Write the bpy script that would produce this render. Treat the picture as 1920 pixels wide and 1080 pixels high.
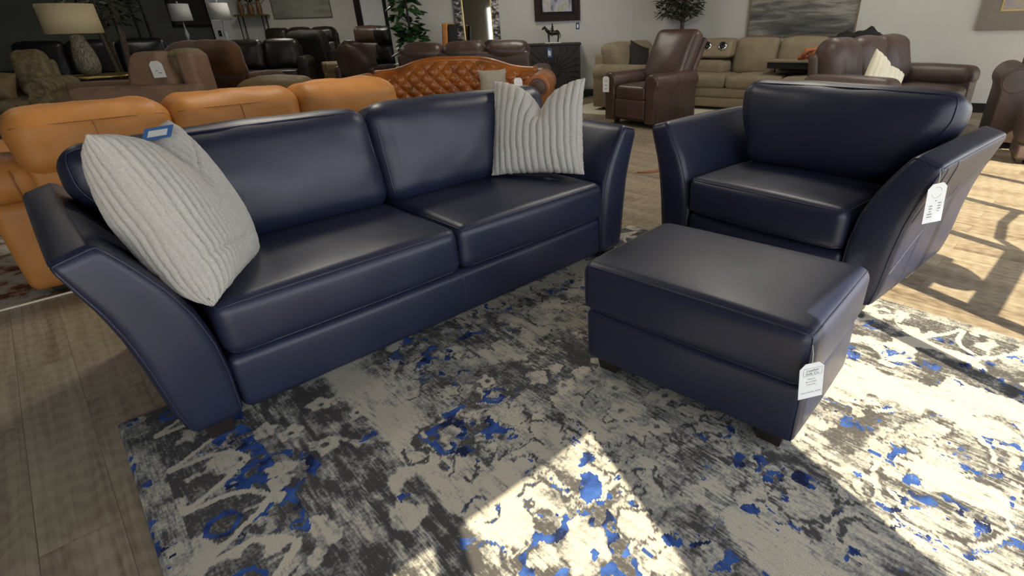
import bpy, bmesh, math, random
import numpy as np
from mathutils import Vector, Matrix, noise as mnoise

for _o in list(bpy.data.objects):
    bpy.data.objects.remove(_o, do_unlink=True)
SC = bpy.context.scene
COL = SC.collection
R = math.radians

# ------------------------------------------------------------------ camera
PIT, ROLL, CAMH = 0.4786, -0.0302, 1.2151
FPX, CX, CY = 990.48, 1069.62, 558.77
cam = bpy.data.cameras.new('camera')
cam_o = bpy.data.objects.new('camera', cam)
COL.objects.link(cam_o)
fwd = Vector((0, math.cos(PIT), -math.sin(PIT)))
up0 = Vector((0, math.sin(PIT), math.cos(PIT)))
rt0 = Vector((1, 0, 0))
cr, sr = math.cos(ROLL), math.sin(ROLL)
# image right r2 = c*r + s*u ; image up u2 = -s*r + c*u
rt = cr * rt0 + sr * up0
up = -sr * rt0 + cr * up0
m = Matrix((rt, up, -fwd)).transposed().to_4x4()
m.translation = (0, 0, CAMH)
cam_o.matrix_world = m
cam.sensor_fit = 'HORIZONTAL'
cam.sensor_width = 36.0
cam.lens = FPX / 1920 * 36.0
cam.shift_x = -(CX - 960) / 1920
cam.shift_y = (CY - 540) / 1920
cam.clip_start = 0.02
cam.clip_end = 200
SC.camera = cam_o

# ------------------------------------------------------------------ world, sun, exposure
SUN_EL = R(43.1)
SDIR = Vector((0.40 * math.cos(SUN_EL), -0.917 * math.cos(SUN_EL), math.sin(SUN_EL))).normalized()
world = bpy.data.worlds.new('daylight')
SC.world = world
world.use_nodes = True
wn, wl = world.node_tree.nodes, world.node_tree.links
wn.clear()
w_out = wn.new('ShaderNodeOutputWorld')
w_bg = wn.new('ShaderNodeBackground')
w_bg.inputs['Color'].default_value = (0.90, 0.95, 1.0, 1)
w_bg.inputs['Strength'].default_value = 3.2
wl.new(w_bg.outputs[0], w_out.inputs[0])

sun = bpy.data.lights.new('sun', 'SUN')
sun.energy = 11.5
sun.angle = R(0.3)
sun.color = (1.0, 0.89, 0.64)
sun_o = bpy.data.objects.new('sun', sun)
COL.objects.link(sun_o)
sun_o.location = (3, -6, 6)
sun_o.rotation_euler = SDIR.to_track_quat('Z', 'Y').to_euler()

SC.view_settings.view_transform = 'Standard'
SC.view_settings.look = 'None'
SC.view_settings.exposure = 0.2
SC.view_settings.gamma = 1.0
SC.view_settings.use_curve_mapping = False
SC.cycles.use_denoising = True
SC.cycles.use_light_tree = False
SC.cycles.max_bounces = 10
SC.cycles.diffuse_bounces = 6
SC.cycles.glossy_bounces = 4
SC.cycles.caustics_reflective = False
SC.cycles.caustics_refractive = False
SC.cycles.sample_clamp_indirect = 4.0

# window wall frame of reference: T runs along the wall, N points out of the shop
NV = Vector((0.694, -0.720, 0))
TV = Vector((0.720, 0.694, 0))
WD = 1.5                                   # distance of the window wall from the camera
def wall_pt(s, off=0.0, z=0.0):
    v = TV * s + NV * (WD + off)
    return Vector((v.x, v.y, z))
WYAW = math.atan2(TV.y, TV.x)

# portal in front of the window so that the daylight is sampled well
pl = bpy.data.lights.new('window_portal', 'AREA')
pl.shape = 'RECTANGLE'
pl.size, pl.size_y = 16.2, 2.45
pl.cycles.is_portal = True
pl_o = bpy.data.objects.new('window_portal', pl)
COL.objects.link(pl_o)
pl_o.location = wall_pt(1.9, 0.1, 1.215)
pl_o.rotation_euler = (-NV).to_track_quat('-Z', 'Y').to_euler()

# ------------------------------------------------------------------ object helpers
def tagit(o, label=None, cat=None, group=None, kind=None):
    if label: o['label'] = label
    if cat: o['category'] = cat
    if group: o['group'] = group
    if kind: o['kind'] = kind
    return o

def thing(name, label, cat, loc=(0, 0, 0), yaw=0.0, group=None, rot=None):
    o = bpy.data.objects.new(name, None)
    o.empty_display_size = 0.1
    COL.objects.link(o)
    o.location = loc
    o.rotation_euler = rot if rot is not None else (0, 0, yaw)
    return tagit(o, label, cat, group)

def link(name, me, mat, parent=None, label=None):
    me.name = name
    if mat is not None:
        me.materials.clear()
        me.materials.append(mat)
    o = bpy.data.objects.new(name, me)
    COL.objects.link(o)
    if parent is not None:
        o.parent = parent
    if label: o['label'] = label
    return o

def dup(root, loc=None, yaw=None, label=None):
    r = root.copy(); COL.objects.link(r)
    if loc is not None: r.location = loc
    if yaw is not None: r.rotation_euler = (0, 0, yaw)
    if label: r['label'] = label
    for ch in list(root.children):
        c = ch.copy(); COL.objects.link(c); c.parent = r
        for g in list(ch.children):
            d = g.copy(); COL.objects.link(d); d.parent = c
    return r

def mesh_from(verts, faces, smooth=True):
    me = bpy.data.meshes.new('m')
    me.from_pydata([tuple(map(float, v)) for v in verts], [], [tuple(map(int, f)) for f in faces])
    if smooth:
        me.polygons.foreach_set('use_smooth', [True] * len(me.polygons))
    me.update()
    return me

class Acc:
    """collects several shells into ONE mesh"""
    def __init__(self): self.v, self.f = [], []
    def add(self, vf):
        v, f = vf
        n = len(self.v)
        self.v.extend([tuple(x) for x in v])
        self.f.extend([tuple(i + n for i in q) for q in f])
        return self
    def build(self, name, mat, parent=None, label=None, smooth=True):
        return link(name, mesh_from(self.v, self.f, smooth), mat, parent, label)

# ---- rounded, crowned box -------------------------------------------------
class RBox:
    """box of full size (sx,sy,sz) centred at c; edges rounded by r; faces crowned outward by (cx,cy,cz); fn bends the result"""
    def __init__(self, size, c=(0, 0, 0), r=0.03, crown=(0, 0, 0), fn=None, n=(8, 8, 8), wr=0.0, wf=6.0, seed=0, rs=3):
        self.h = np.array(size, float) / 2
        self.r = min(r, min(self.h) * 0.999)
        self.c = np.array(c, float)
        self.crown = crown; self.fn = fn; self.n = n
        self.wr, self.wf, self.seed, self.rs = wr, wf, seed, rs
    def _axis(self, h, n):
        r = self.r
        a = [r * math.tan(k * math.pi / 4 / self.rs) for k in range(1, self.rs + 1)]
        inner = list(np.linspace(-(h - r), h - r, max(2, n + 1)))
        return np.array([-(h - r) - t for t in reversed(a)] + inner + [(h - r) + t for t in a])
    def map(self, P, wr=True):
        P = np.asarray(P, float)
        q = np.clip(P, -(self.h - self.r), self.h - self.r)
        d = P - q
        L = np.linalg.norm(d, axis=1, keepdims=True)
        nrm = d / np.maximum(L, 1e-9)
        X = q + self.r * nrm
        t = X / self.h
        k = np.clip(1 - t ** 2, 0, 1) ** 0.75
        out = X.copy()
        cx, cy, cz = self.crown
        out[:, 2] += cz * t[:, 2] * k[:, 0] * k[:, 1]
        out[:, 1] += cy * t[:, 1] * k[:, 0] * k[:, 2]
        out[:, 0] += cx * t[:, 0] * k[:, 1] * k[:, 2]
        if wr and self.wr:
            for i in range(len(out)):
                p = Vector(out[i] * self.wf + self.seed * 7.31)
                v = mnoise.noise(p) + 0.5 * mnoise.noise(p * 2.3)
                out[i] += nrm[i] * v * self.wr
        out = out + self.c
        if self.fn is not None:
            out = self.fn(out)
        return out
    def mesh(self):
        ax = [self._axis(self.h[i], self.n[i]) for i in range(3)]
        N = [len(a) for a in ax]
        idx = {}; P = []; F = []
        def vid(i, j, k):
            key = (i, j, k)
            if key not in idx:
                idx[key] = len(P)
                P.append((ax[0][i], ax[1][j], ax[2][k]))
            return idx[key]
        for i in range(N[0] - 1):
            for j in range(N[1] - 1):
                F.append((vid(i, j, 0), vid(i, j + 1, 0), vid(i + 1, j + 1, 0), vid(i + 1, j, 0)))
                K = N[2] - 1
                F.append((vid(i, j, K), vid(i + 1, j, K), vid(i + 1, j + 1, K), vid(i, j + 1, K)))
        for i in range(N[0] - 1):
            for k in range(N[2] - 1):
                F.append((vid(i, 0, k), vid(i + 1, 0, k), vid(i + 1, 0, k + 1), vid(i, 0, k + 1)))
                J = N[1] - 1
                F.append((vid(i, J, k), vid(i, J, k + 1), vid(i + 1, J, k + 1), vid(i + 1, J, k)))
        for j in range(N[1] - 1):
            for k in range(N[2] - 1):
                F.append((vid(0, j, k), vid(0, j, k + 1), vid(0, j + 1, k + 1), vid(0, j + 1, k)))
                I = N[0] - 1
                F.append((vid(I, j, k), vid(I, j + 1, k), vid(I, j + 1, k + 1), vid(I, j, k + 1)))
        return self.map(P), F
    def path(self, pts, per=14, closed=False):
        """polyline on the box surface through points given in units of the half sizes"""
        P = []
        pts = [np.array(p, float) * self.h for p in pts]
        if closed: pts = pts + [pts[0]]
        for a, b in zip(pts[:-1], pts[1:]):
            for k in range(per):
                P.append(a + (b - a) * k / per)
        if not closed: P.append(pts[-1])
        return self.map(np.array(P), wr=False)

def tube(path, r, n=6, closed=False):
    P = [Vector(p) for p in path]
    m_ = len(P)
    V, F = [], []
    prev = None
    for i in range(m_):
        a = P[(i - 1) % m_] if (closed or i > 0) else P[i]
        b = P[(i + 1) % m_] if (closed or i < m_ - 1) else P[i]
        t = (b - a)
        if t.length < 1e-9: t = Vector((0, 0, 1))
        t.normalize()
        if prev is None:
            ref = Vector((0, 0, 1)) if abs(t.z) < 0.9 else Vector((1, 0, 0))
            u = t.cross(ref).normalized()
        else:
            u = (prev - t * prev.dot(t))
            if u.length < 1e-6: u = t.orthogonal()
            u.normalize()
        prev = u
        w = t.cross(u)
        rr = r[i] if isinstance(r, (list, tuple, np.ndarray)) else r
        for k in range(n):
            an = 2 * math.pi * k / n
            V.append(P[i] + (u * math.cos(an) + w * math.sin(an)) * rr)
    for i in range(m_ if closed else m_ - 1):
        j = (i + 1) % m_
        for k in range(n):
            l = (k + 1) % n
            F.append((i * n + k, i * n + l, j * n + l, j * n + k))
    if not closed:
        F.append(tuple(range(n - 1, -1, -1)))
        F.append(tuple((m_ - 1) * n + k for k in range(n)))
    return V, F

def box(x0, x1, y0, y1, z0, z1):
    V = [(x0, y0, z0), (x1, y0, z0), (x1, y1, z0), (x0, y1, z0), (x0, y0, z1), (x1, y0, z1), (x1, y1, z1), (x0, y1, z1)]
    return V, [(0, 3, 2, 1), (4, 5, 6, 7), (0, 1, 5, 4), (1, 2, 6, 5), (2, 3, 7, 6), (3, 0, 4, 7)]

def taper_box(cx, cy, z0, z1, a0, a1, lean=(0, 0)):
    V = []
    for z, a, lx, ly in ((z0, a0, lean[0], lean[1]), (z1, a1, 0, 0)):
        for sx, sy in ((-1, -1), (1, -1), (1, 1), (-1, 1)):
            V.append((cx + lx + sx * a, cy + ly + sy * a, z))
    return V, [(0, 3, 2, 1), (4, 5, 6, 7), (0, 1, 5, 4), (1, 2, 6, 5), (2, 3, 7, 6), (3, 0, 4, 7)]

def lathe(prof, n=28, c=(0, 0, 0), cap=True):
    V, F = [], []
    for (r, z) in prof:
        for k in range(n):
            a = 2 * math.pi * k / n
            V.append((c[0] + r * math.cos(a), c[1] + r * math.sin(a), c[2] + z))
    for i in range(len(prof) - 1):
        for k in range(n):
            l = (k + 1) % n
            F.append((i * n + k, i * n + l, (i + 1) * n + l, (i + 1) * n + k))
    if cap:
        F.append(tuple(range(n - 1, -1, -1)))
        F.append(tuple((len(prof) - 1) * n + k for k in range(n)))
    return V, F

def extrude_profile(pts, y0, y1, r=0.03, ns=4):
    """closed (x,z) outline swept along y with rounded ends"""
    P = np.array(pts, float)
    n = len(P)
    a = np.roll(P, 1, 0); b = np.roll(P, -1, 0)
    t = b - a
    nr = np.stack([t[:, 1], -t[:, 0]], 1)
    nr /= np.maximum(np.linalg.norm(nr, axis=1, keepdims=True), 1e-9)
    area = 0.5 * np.sum(P[:, 0] * b[:, 1] - b[:, 0] * P[:, 1])
    if area < 0: nr = -nr
    rings = []
    for k in range(ns + 1):
        an = math.pi / 2 * k / ns
        rings.append((y0 + r * (1 - math.sin(an)), r * (1 - math.cos(an))))
    rings = rings[::-1]
    tail = [(y1 - (y - y0), ins) for y, ins in rings[::-1]]
    allr = rings + tail
    V, F = [], []
    for y, ins in allr:
        Q = P - nr * ins
        V += [(q[0], y, q[1]) for q in Q]
    for i in range(len(allr) - 1):
        for k in range(n):
            l = (k + 1) % n
            F.append((i * n + k, i * n + l, (i + 1) * n + l, (i + 1) * n + k))
    F.append(tuple(range(n - 1, -1, -1)))
    F.append(tuple((len(allr) - 1) * n + k for k in range(n)))
    return V, F

def xf(vf, loc=(0, 0, 0), rot=(0, 0, 0), sc=(1, 1, 1)):
    M = Matrix.Translation(loc) @ (Matrix.Rotation(rot[2], 4, 'Z') @ Matrix.Rotation(rot[1], 4, 'Y') @ Matrix.Rotation(rot[0], 4, 'X'))
    V, F = vf
    return [tuple(M @ Vector((v[0] * sc[0], v[1] * sc[1], v[2] * sc[2]))) for v in V], F

def recline(py, pz, ang):
    """fn that tilts a back cushion around the line y=py, z=pz (positive leans back, toward +y)"""
    s, c = math.sin(ang), math.cos(ang)
    def f(P):
        Q = P.copy()
        y, z = P[:, 1] - py, P[:, 2] - pz
        Q[:, 1] = py + c * y + s * z
        Q[:, 2] = pz - s * y + c * z
        return Q
    return f

# ------------------------------------------------------------------ material helpers
def newmat(name):
    mt = bpy.data.materials.new(name)
    mt.use_nodes = True
    nt = mt.node_tree
    b = nt.nodes['Principled BSDF']
    return mt, nt, b

def N(nt, t, **kw):
    n = nt.nodes.new(t)
    for k, v in kw.items():
        if k in n.inputs.keys() if hasattr(n.inputs, 'keys') else False:
            n.inputs[k].default_value = v
        else:
            setattr(n, k, v)
    return n

def ramp(nt, stops, interp='LINEAR'):
    n = nt.nodes.new('ShaderNodeValToRGB')
    cr_ = n.color_ramp
    cr_.interpolation = interp
    while len(cr_.elements) < len(stops): cr_.elements.new(0.5)
    for e, (p_, c_) in zip(cr_.elements, stops):
        e.position = p_
        e.color = (c_[0], c_[1], c_[2], 1)
    return n

def mat(name, col, rough=0.5, var=0.15, scale=8.0, bump=0.0, bscale=200.0, metallic=0.0, spec=0.5, sheen=0.0, rvar=0.0, coat=0.0, sheen_tint=None):
    mt, nt, b = newmat(name)
    L = nt.links
    tc = N(nt, 'ShaderNodeTexCoord')
    nz = N(nt, 'ShaderNodeTexNoise')
    nz.inputs['Scale'].default_value = scale
    nz.inputs['Detail'].default_value = 5
    L.new(tc.outputs['Object'], nz.inputs['Vector'])
    lo = tuple(c * (1 - var) for c in col); hi = tuple(min(1, c * (1 + var)) for c in col)
    rp = ramp(nt, [(0.3, lo), (0.7, hi)])
    L.new(nz.outputs['Fac'], rp.inputs['Fac'])
    L.new(rp.outputs['Color'], b.inputs['Base Color'])
    b.inputs['Roughness'].default_value = rough
    b.inputs['Metallic'].default_value = metallic
    b.inputs['Specular IOR Level'].default_value = spec
    if coat:
        b.inputs['Coat Weight'].default_value = coat
        b.inputs['Coat Roughness'].default_value = 0.3
    if sheen:
        b.inputs['Sheen Weight'].default_value = sheen
        b.inputs['Sheen Roughness'].default_value = 0.4
        if sheen_tint: b.inputs['Sheen Tint'].default_value = (*sheen_tint, 1)
    if rvar:
        mr = N(nt, 'ShaderNodeMapRange')
        mr.inputs['To Min'].default_value = rough - rvar
        mr.inputs['To Max'].default_value = rough + rvar
        L.new(nz.outputs['Fac'], mr.inputs['Value'])
        L.new(mr.outputs[0], b.inputs['Roughness'])
    if bump:
        vz = N(nt, 'ShaderNodeTexVoronoi')
        vz.inputs['Scale'].default_value = bscale
        L.new(tc.outputs['Object'], vz.inputs['Vector'])
        n2 = N(nt, 'ShaderNodeTexNoise')
        n2.inputs['Scale'].default_value = bscale * 0.07
        n2.inputs['Detail'].default_value = 4
        L.new(tc.outputs['Object'], n2.inputs['Vector'])
        ad = N(nt, 'ShaderNodeMath', operation='MULTIPLY_ADD')
        ad.inputs[1].default_value = 0.35
        L.new(vz.outputs['Distance'], ad.inputs[0])
        L.new(n2.outputs['Fac'], ad.inputs[2])
        bp = N(nt, 'ShaderNodeBump')
        bp.inputs['Strength'].default_value = bump
        bp.inputs['Distance'].default_value = 0.004
        L.new(ad.outputs[0], bp.inputs['Height'])
        L.new(bp.outputs['Normal'], b.inputs['Normal'])
    return mt

M = {}
M['navy'] = mat('navy_leather', (0.0140, 0.0174, 0.0410), 0.41, 0.10, 5, 0.14, 300, spec=0.55, rvar=0.05)
M['navy_seam'] = mat('navy_leather_piping', (0.019, 0.022, 0.046), 0.42, 0.1, 5)
M['foot'] = mat('dark_stained_wood', (0.018, 0.012, 0.009), 0.45, 0.3, 20)
M['orange'] = mat('camel_leather', (0.46, 0.190, 0.045), 0.52, 0.16, 4, 0.2, 200, spec=0.35)
M['orange_seam'] = mat('camel_leather_seam', (0.30, 0.115, 0.028), 0.5, 0.1, 5)
M['cognac'] = mat('cognac_tufted_leather', (0.27, 0.084, 0.015), 0.33, 0.35, 5, 0.15, 160, spec=0.5)
M['brownleather'] = mat('brown_leather', (0.062, 0.036, 0.027), 0.40, 0.25, 6, 0.2, 160)
M['recliner'] = mat('oxblood_brown_leather', (0.075, 0.044, 0.036), 0.38, 0.25, 6, 0.2, 160)
M['chocolate'] = mat('chocolate_leather', (0.085, 0.055, 0.046), 0.45, 0.2, 6, 0.2, 160)
M['espresso'] = mat('espresso_leather', (0.020, 0.014, 0.011), 0.36, 0.3, 6, 0.15, 120)
M['espresso_soft'] = mat('espresso_suede', (0.014, 0.010, 0.008), 0.7, 0.3, 6, 0.15, 120)
M['black'] = mat('black_leather', (0.010, 0.010, 0.012), 0.35, 0.3, 6, 0.15, 120)
M['suede'] = mat('rust_suede', (0.075, 0.032, 0.011), 0.8, 0.35, 3.5, 0.2, 80, spec=0.2, sheen=0.3)
M['taupe'] = mat('taupe_nubuck', (0.25, 0.155, 0.10), 0.7, 0.2, 6, 0.25, 110, spec=0.3)
M['olive'] = mat('olive_tan_leather', (0.19, 0.125, 0.05), 0.55, 0.2, 6, 0.15, 120)
M['tan_pattern'] = mat('khaki_pattern_fabric', (0.21, 0.165, 0.085), 0.85, 0.45, 14, 0.05, 220)
M['beige'] = mat('beige_upholstery', (0.265, 0.215, 0.145), 0.85, 0.12, 7, 0.3, 160, spec=0.25)
M['cream_cushion'] = mat('cream_cushion', (0.78, 0.71, 0.54), 0.9, 0.05, 10, 0.2, 120)
M['greige'] = mat('grey_beige_fabric', (0.30, 0.26, 0.20), 0.9, 0.1, 30, 0.2, 200)
M['paper'] = mat('white_card', (0.78, 0.78, 0.76), 0.6, 0.02, 8)
M['ink'] = mat('black_ink', (0.03, 0.03, 0.035), 0.6, 0.05, 8)
M['greyink'] = mat('grey_print', (0.22, 0.22, 0.23), 0.6, 0.05, 8)
M['bluecard'] = mat('blue_card', (0.05, 0.16, 0.42), 0.45, 0.1, 8)
M['navycard'] = mat('dark_blue_card', (0.02, 0.035, 0.16), 0.45, 0.1, 8)
M['string'] = mat('white_string', (0.6, 0.58, 0.52), 0.7, 0.05, 8)
M['gold'] = mat('brushed_gold', (0.60, 0.44, 0.14), 0.35, 0.1, 20, metallic=1.0)
M['chrome'] = mat('chrome', (0.75, 0.75, 0.75), 0.15, 0.02, 8, metallic=1.0)
M['blackmetal'] = mat('black_metal', (0.012, 0.012, 0.013), 0.4, 0.1, 8)
M['ceramic'] = None
M['shade'] = mat('linen_lamp_shade', (0.80, 0.66, 0.39), 0.9, 0.04, 60)
M['whiteshade'] = mat('white_lamp_shade', (0.60, 0.60, 0.58), 0.9, 0.04, 60)
M['glassknob'] = mat('pale_glass_stem', (0.5, 0.52, 0.5), 0.2, 0.05, 20)
M['bark'] = mat('grey_brown_bark', (0.10, 0.078, 0.052), 0.85, 0.4, 25, 0.5, 60)
M['darkbark'] = mat('dark_bark', (0.040, 0.030, 0.022), 0.85, 0.4, 25, 0.5, 60)
M['leaf'] = mat('deep_green_leaf', (0.022, 0.065, 0.020), 0.35, 0.35, 9, spec=0.5)
M['olive_leaf'] = mat('dull_green_leaf', (0.020, 0.030, 0.012), 0.6, 0.4, 9)
M['darkleaf'] = mat('dark_green_leaf', (0.012, 0.022, 0.010), 0.6, 0.4, 9)
M['pot'] = mat('dark_planter', (0.03, 0.028, 0.025), 0.6, 0.15, 9)
M['terracotta'] = mat('brown_ceramic', (0.17, 0.08, 0.035), 0.5, 0.3, 9)
M['bronze'] = mat('dark_bronze', (0.030, 0.024, 0.018), 0.35, 0.5, 30, metallic=0.6)
M['carved'] = mat('dark_carved_wood', (0.022, 0.017, 0.015), 0.55, 0.35, 12, 0.2, 60)
M['mahogany'] = mat('mahogany_frame', (0.022, 0.009, 0.006), 0.5, 0.3, 12, spec=0.2)
M['blackframe'] = mat('black_frame', (0.006, 0.005, 0.005), 0.5, 0.3, 12, spec=0.2)
M['oakframe'] = mat('grey_oak_frame', (0.16, 0.13, 0.085), 0.6, 0.2, 20)
M['matboard'] = mat('taupe_mat_board', (0.22, 0.195, 0.155), 0.9, 0.05, 20)
M['orangewood'] = mat('orange_driftwood', (0.42, 0.13, 0.05), 0.45, 0.4, 14)
M['blackfabric'] = mat('black_fabric', (0.010, 0.010, 0.010), 0.9, 0.2, 14)
M['tancloth'] = mat('tan_cloth', (0.36, 0.27, 0.15), 0.9, 0.15, 14)
M['leatherscrap'] = mat('rust_leather_sample', (0.26, 0.075, 0.025), 0.5, 0.25, 14)

def emission_free_wall(name, col, bump=0.02):
    return mat(name, col, 0.85, 0.03, 3, bump, 90, spec=0.3)
M['wall'] = emission_free_wall('warm_grey_wall_paint', (0.57, 0.555, 0.515))
M['walldark'] = emission_free_wall('charcoal_wall_paint', (0.075, 0.078, 0.070))
M['ceil'] = emission_free_wall('ceiling_paint', (0.14, 0.14, 0.14))
M['trimblack'] = mat('black_baseboard', (0.010, 0.010, 0.011), 0.4, 0.1, 8)
M['column'] = emission_free_wall('white_column_paint', (0.72, 0.74, 0.76))
M['alu'] = mat('dark_bronze_aluminium', (0.03, 0.028, 0.026), 0.4, 0.1, 8)
M['asphalt'] = mat('pale_concrete', (0.36, 0.35, 0.33), 0.9, 0.15, 2)

def ceramic_mat():
    mt, nt, b = newmat('combed_ceramic'); L = nt.links
    tc = N(nt, 'ShaderNodeTexCoord')
    mp = N(nt, 'ShaderNodeMapping'); mp.inputs['Scale'].default_value = (60, 60, 3)
    nz = N(nt, 'ShaderNodeTexNoise'); nz.inputs['Scale'].default_value = 2
    L.new(tc.outputs['Object'], mp.inputs[0]); L.new(mp.outputs[0], nz.inputs['Vector'])
    rp = ramp(nt, [(0.38, (0.09, 0.075, 0.05)), (0.5, (0.20, 0.175, 0.12)), (0.62, (0.42, 0.38, 0.29))])
    L.new(nz.outputs['Fac'], rp.inputs[0]); L.new(rp.outputs[0], b.inputs['Base Color'])
    b.inputs['Roughness'].default_value = 0.6
    return mt
M['ceramic'] = ceramic_mat()

def plush_mat():
    mt, nt, b = newmat('plush_ribbed_fabric'); L = nt.links
    tc = N(nt, 'ShaderNodeTexCoord')
    nz = N(nt, 'ShaderNodeTexNoise'); nz.inputs['Scale'].default_value = 140; nz.inputs['Detail'].default_value = 4
    L.new(tc.outputs['Object'], nz.inputs['Vector'])
    rp = ramp(nt, [(0.3, (0.43, 0.405, 0.37)), (0.7, (0.50, 0.475, 0.44))])
    L.new(nz.outputs['Fac'], rp.inputs[0]); L.new(rp.outputs[0], b.inputs['Base Color'])
    b.inputs['Roughness'].default_value = 0.95
    b.inputs['Specular IOR Level'].default_value = 0.15
    b.inputs['Sheen Weight'].default_value = 0.08
    b.inputs['Sheen Roughness'].default_value = 0.5
    bp = N(nt, 'ShaderNodeBump'); bp.inputs['Strength'].default_value = 0.6; bp.inputs['Distance'].default_value = 0.004
    n2 = N(nt, 'ShaderNodeTexNoise'); n2.inputs['Scale'].default_value = 220; n2.inputs['Detail'].default_value = 3
    L.new(tc.outputs['Object'], n2.inputs['Vector'])
    L.new(n2.outputs['Fac'], bp.inputs['Height']); L.new(bp.outputs[0], b.inputs['Normal'])
    return mt
M['plush'] = plush_mat()

def floor_mat():
    mt, nt, b = newmat('vinyl_plank_floor'); L = nt.links
    tc = N(nt, 'ShaderNodeTexCoord')
    mp = N(nt, 'ShaderNodeMapping'); mp.inputs['Rotation'].default_value = (0, 0, R(45.5))
    L.new(tc.outputs['Object'], mp.inputs[0])
    br = N(nt, 'ShaderNodeTexBrick')
    br.offset = 0.37; br.offset_frequency = 2
    br.inputs['Scale'].default_value = 1.0
    br.inputs['Brick Width'].default_value = 1.22
    br.inputs['Row Height'].default_value = 0.178
    br.inputs['Mortar Size'].default_value = 0.0012
    br.inputs['Mortar Smooth'].default_value = 0.3
    br.inputs['Color1'].default_value = (0.0, 0.0, 0.0, 1)
    br.inputs['Color2'].default_value = (1, 1, 1, 1)
    br.inputs['Mortar'].default_value = (0.2, 0.2, 0.2, 1)
    L.new(mp.outputs[0], br.inputs['Vector'])
    # grain, shifted from plank to plank
    sep = N(nt, 'ShaderNodeSeparateXYZ'); L.new(mp.outputs[0], sep.inputs[0])
    rowi = N(nt, 'ShaderNodeMath', operation='DIVIDE'); rowi.inputs[1].default_value = 0.178
    L.new(sep.outputs['Y'], rowi.inputs[0])
    fl = N(nt, 'ShaderNodeMath', operation='FLOOR'); L.new(rowi.outputs[0], fl.inputs[0])
    cmb = N(nt, 'ShaderNodeCombineXYZ')
    sx = N(nt, 'ShaderNodeMath', operation='MULTIPLY_ADD'); sx.inputs[1].default_value = 3.7
    L.new(fl.outputs[0], sx.inputs[0]); L.new(sep.outputs['X'], sx.inputs[2])
    L.new(sx.outputs[0], cmb.inputs['X']); L.new(sep.outputs['Y'], cmb.inputs['Y']); L.new(br.outputs['Color'], cmb.inputs['Z'])
    mp2 = N(nt, 'ShaderNodeMapping'); mp2.inputs['Scale'].default_value = (0.9, 24, 3)
    L.new(cmb.outputs[0], mp2.inputs[0])
    g1 = N(nt, 'ShaderNodeTexNoise'); g1.inputs['Scale'].default_value = 2.2; g1.inputs['Detail'].default_value = 7; g1.inputs['Distortion'].default_value = 0.7
    L.new(mp2.outputs[0], g1.inputs['Vector'])
    mp3 = N(nt, 'ShaderNodeMapping'); mp3.inputs['Scale'].default_value = (0.55, 5.5, 2)
    L.new(cmb.outputs[0], mp3.inputs[0])
    g2 = N(nt, 'ShaderNodeTexNoise'); g2.inputs['Scale'].default_value = 1.7; g2.inputs['Detail'].default_value = 3
    L.new(mp3.outputs[0], g2.inputs['Vector'])
    # cathedral grain lines
    wv = N(nt, 'ShaderNodeTexWave', wave_type='RINGS', rings_direction='Y')
    wv.inputs['Scale'].default_value = 5.5; wv.inputs['Distortion'].default_value = 7; wv.inputs['Detail'].default_value = 3; wv.inputs['Detail Scale'].default_value = 1.3
    mp4 = N(nt, 'ShaderNodeMapping'); mp4.inputs['Scale'].default_value = (0.7, 3.2, 1)
    L.new(cmb.outputs[0], mp4.inputs[0]); L.new(mp4.outputs[0], wv.inputs['Vector'])
    a1 = N(nt, 'ShaderNodeMath', operation='MULTIPLY_ADD'); a1.inputs[1].default_value = 0.55
    L.new(g1.outputs['Fac'], a1.inputs[0])
    m2 = N(nt, 'ShaderNodeMath', operation='MULTIPLY'); m2.inputs[1].default_value = 0.45
    L.new(g2.outputs['Fac'], m2.inputs[0]); L.new(m2.outputs[0], a1.inputs[2])
    a2 = N(nt, 'ShaderNodeMath', operation='MULTIPLY_ADD'); a2.inputs[1].default_value = 0.09
    L.new(wv.outputs['Color'], a2.inputs[0]); L.new(a1.outputs[0], a2.inputs[2])
    a3 = N(nt, 'ShaderNodeMath', operation='MULTIPLY_ADD'); a3.inputs[1].default_value = 0.13
    L.new(br.outputs['Color'], a3.inputs[0]); L.new(a2.outputs[0], a3.inputs[2])
    rp = ramp(nt, [(0.36, (0.105, 0.074, 0.046)), (0.52, (0.205, 0.158, 0.108)), (0.66, (0.285, 0.232, 0.165)), (0.82, (0.35, 0.295, 0.215))])
    L.new(a3.outputs[0], rp.inputs[0])
    mxm = N(nt, 'ShaderNodeMix', data_type='RGBA', blend_type='MULTIPLY'); mxm.inputs['Factor'].default_value = 1.0
    inv = ramp(nt, [(0.0, (1, 1, 1)), (1.0, (0.5, 0.48, 0.45))])
    L.new(br.outputs['Fac'], inv.inputs[0])
    L.new(rp.outputs[0], mxm.inputs['A']); L.new(inv.outputs[0], mxm.inputs['B'])
    L.new(mxm.outputs['Result'], b.inputs['Base Color'])
    b.inputs['Roughness'].default_value = 0.48
    b.inputs['Specular IOR Level'].default_value = 0.35
    bp = N(nt, 'ShaderNodeBump'); bp.inputs['Strength'].default_value = 0.15; bp.inputs['Distance'].default_value = 0.003
    L.new(a2.outputs[0], bp.inputs['Height']); L.new(bp.outputs[0], b.inputs['Normal'])
    return mt
M['floor'] = floor_mat()

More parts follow.
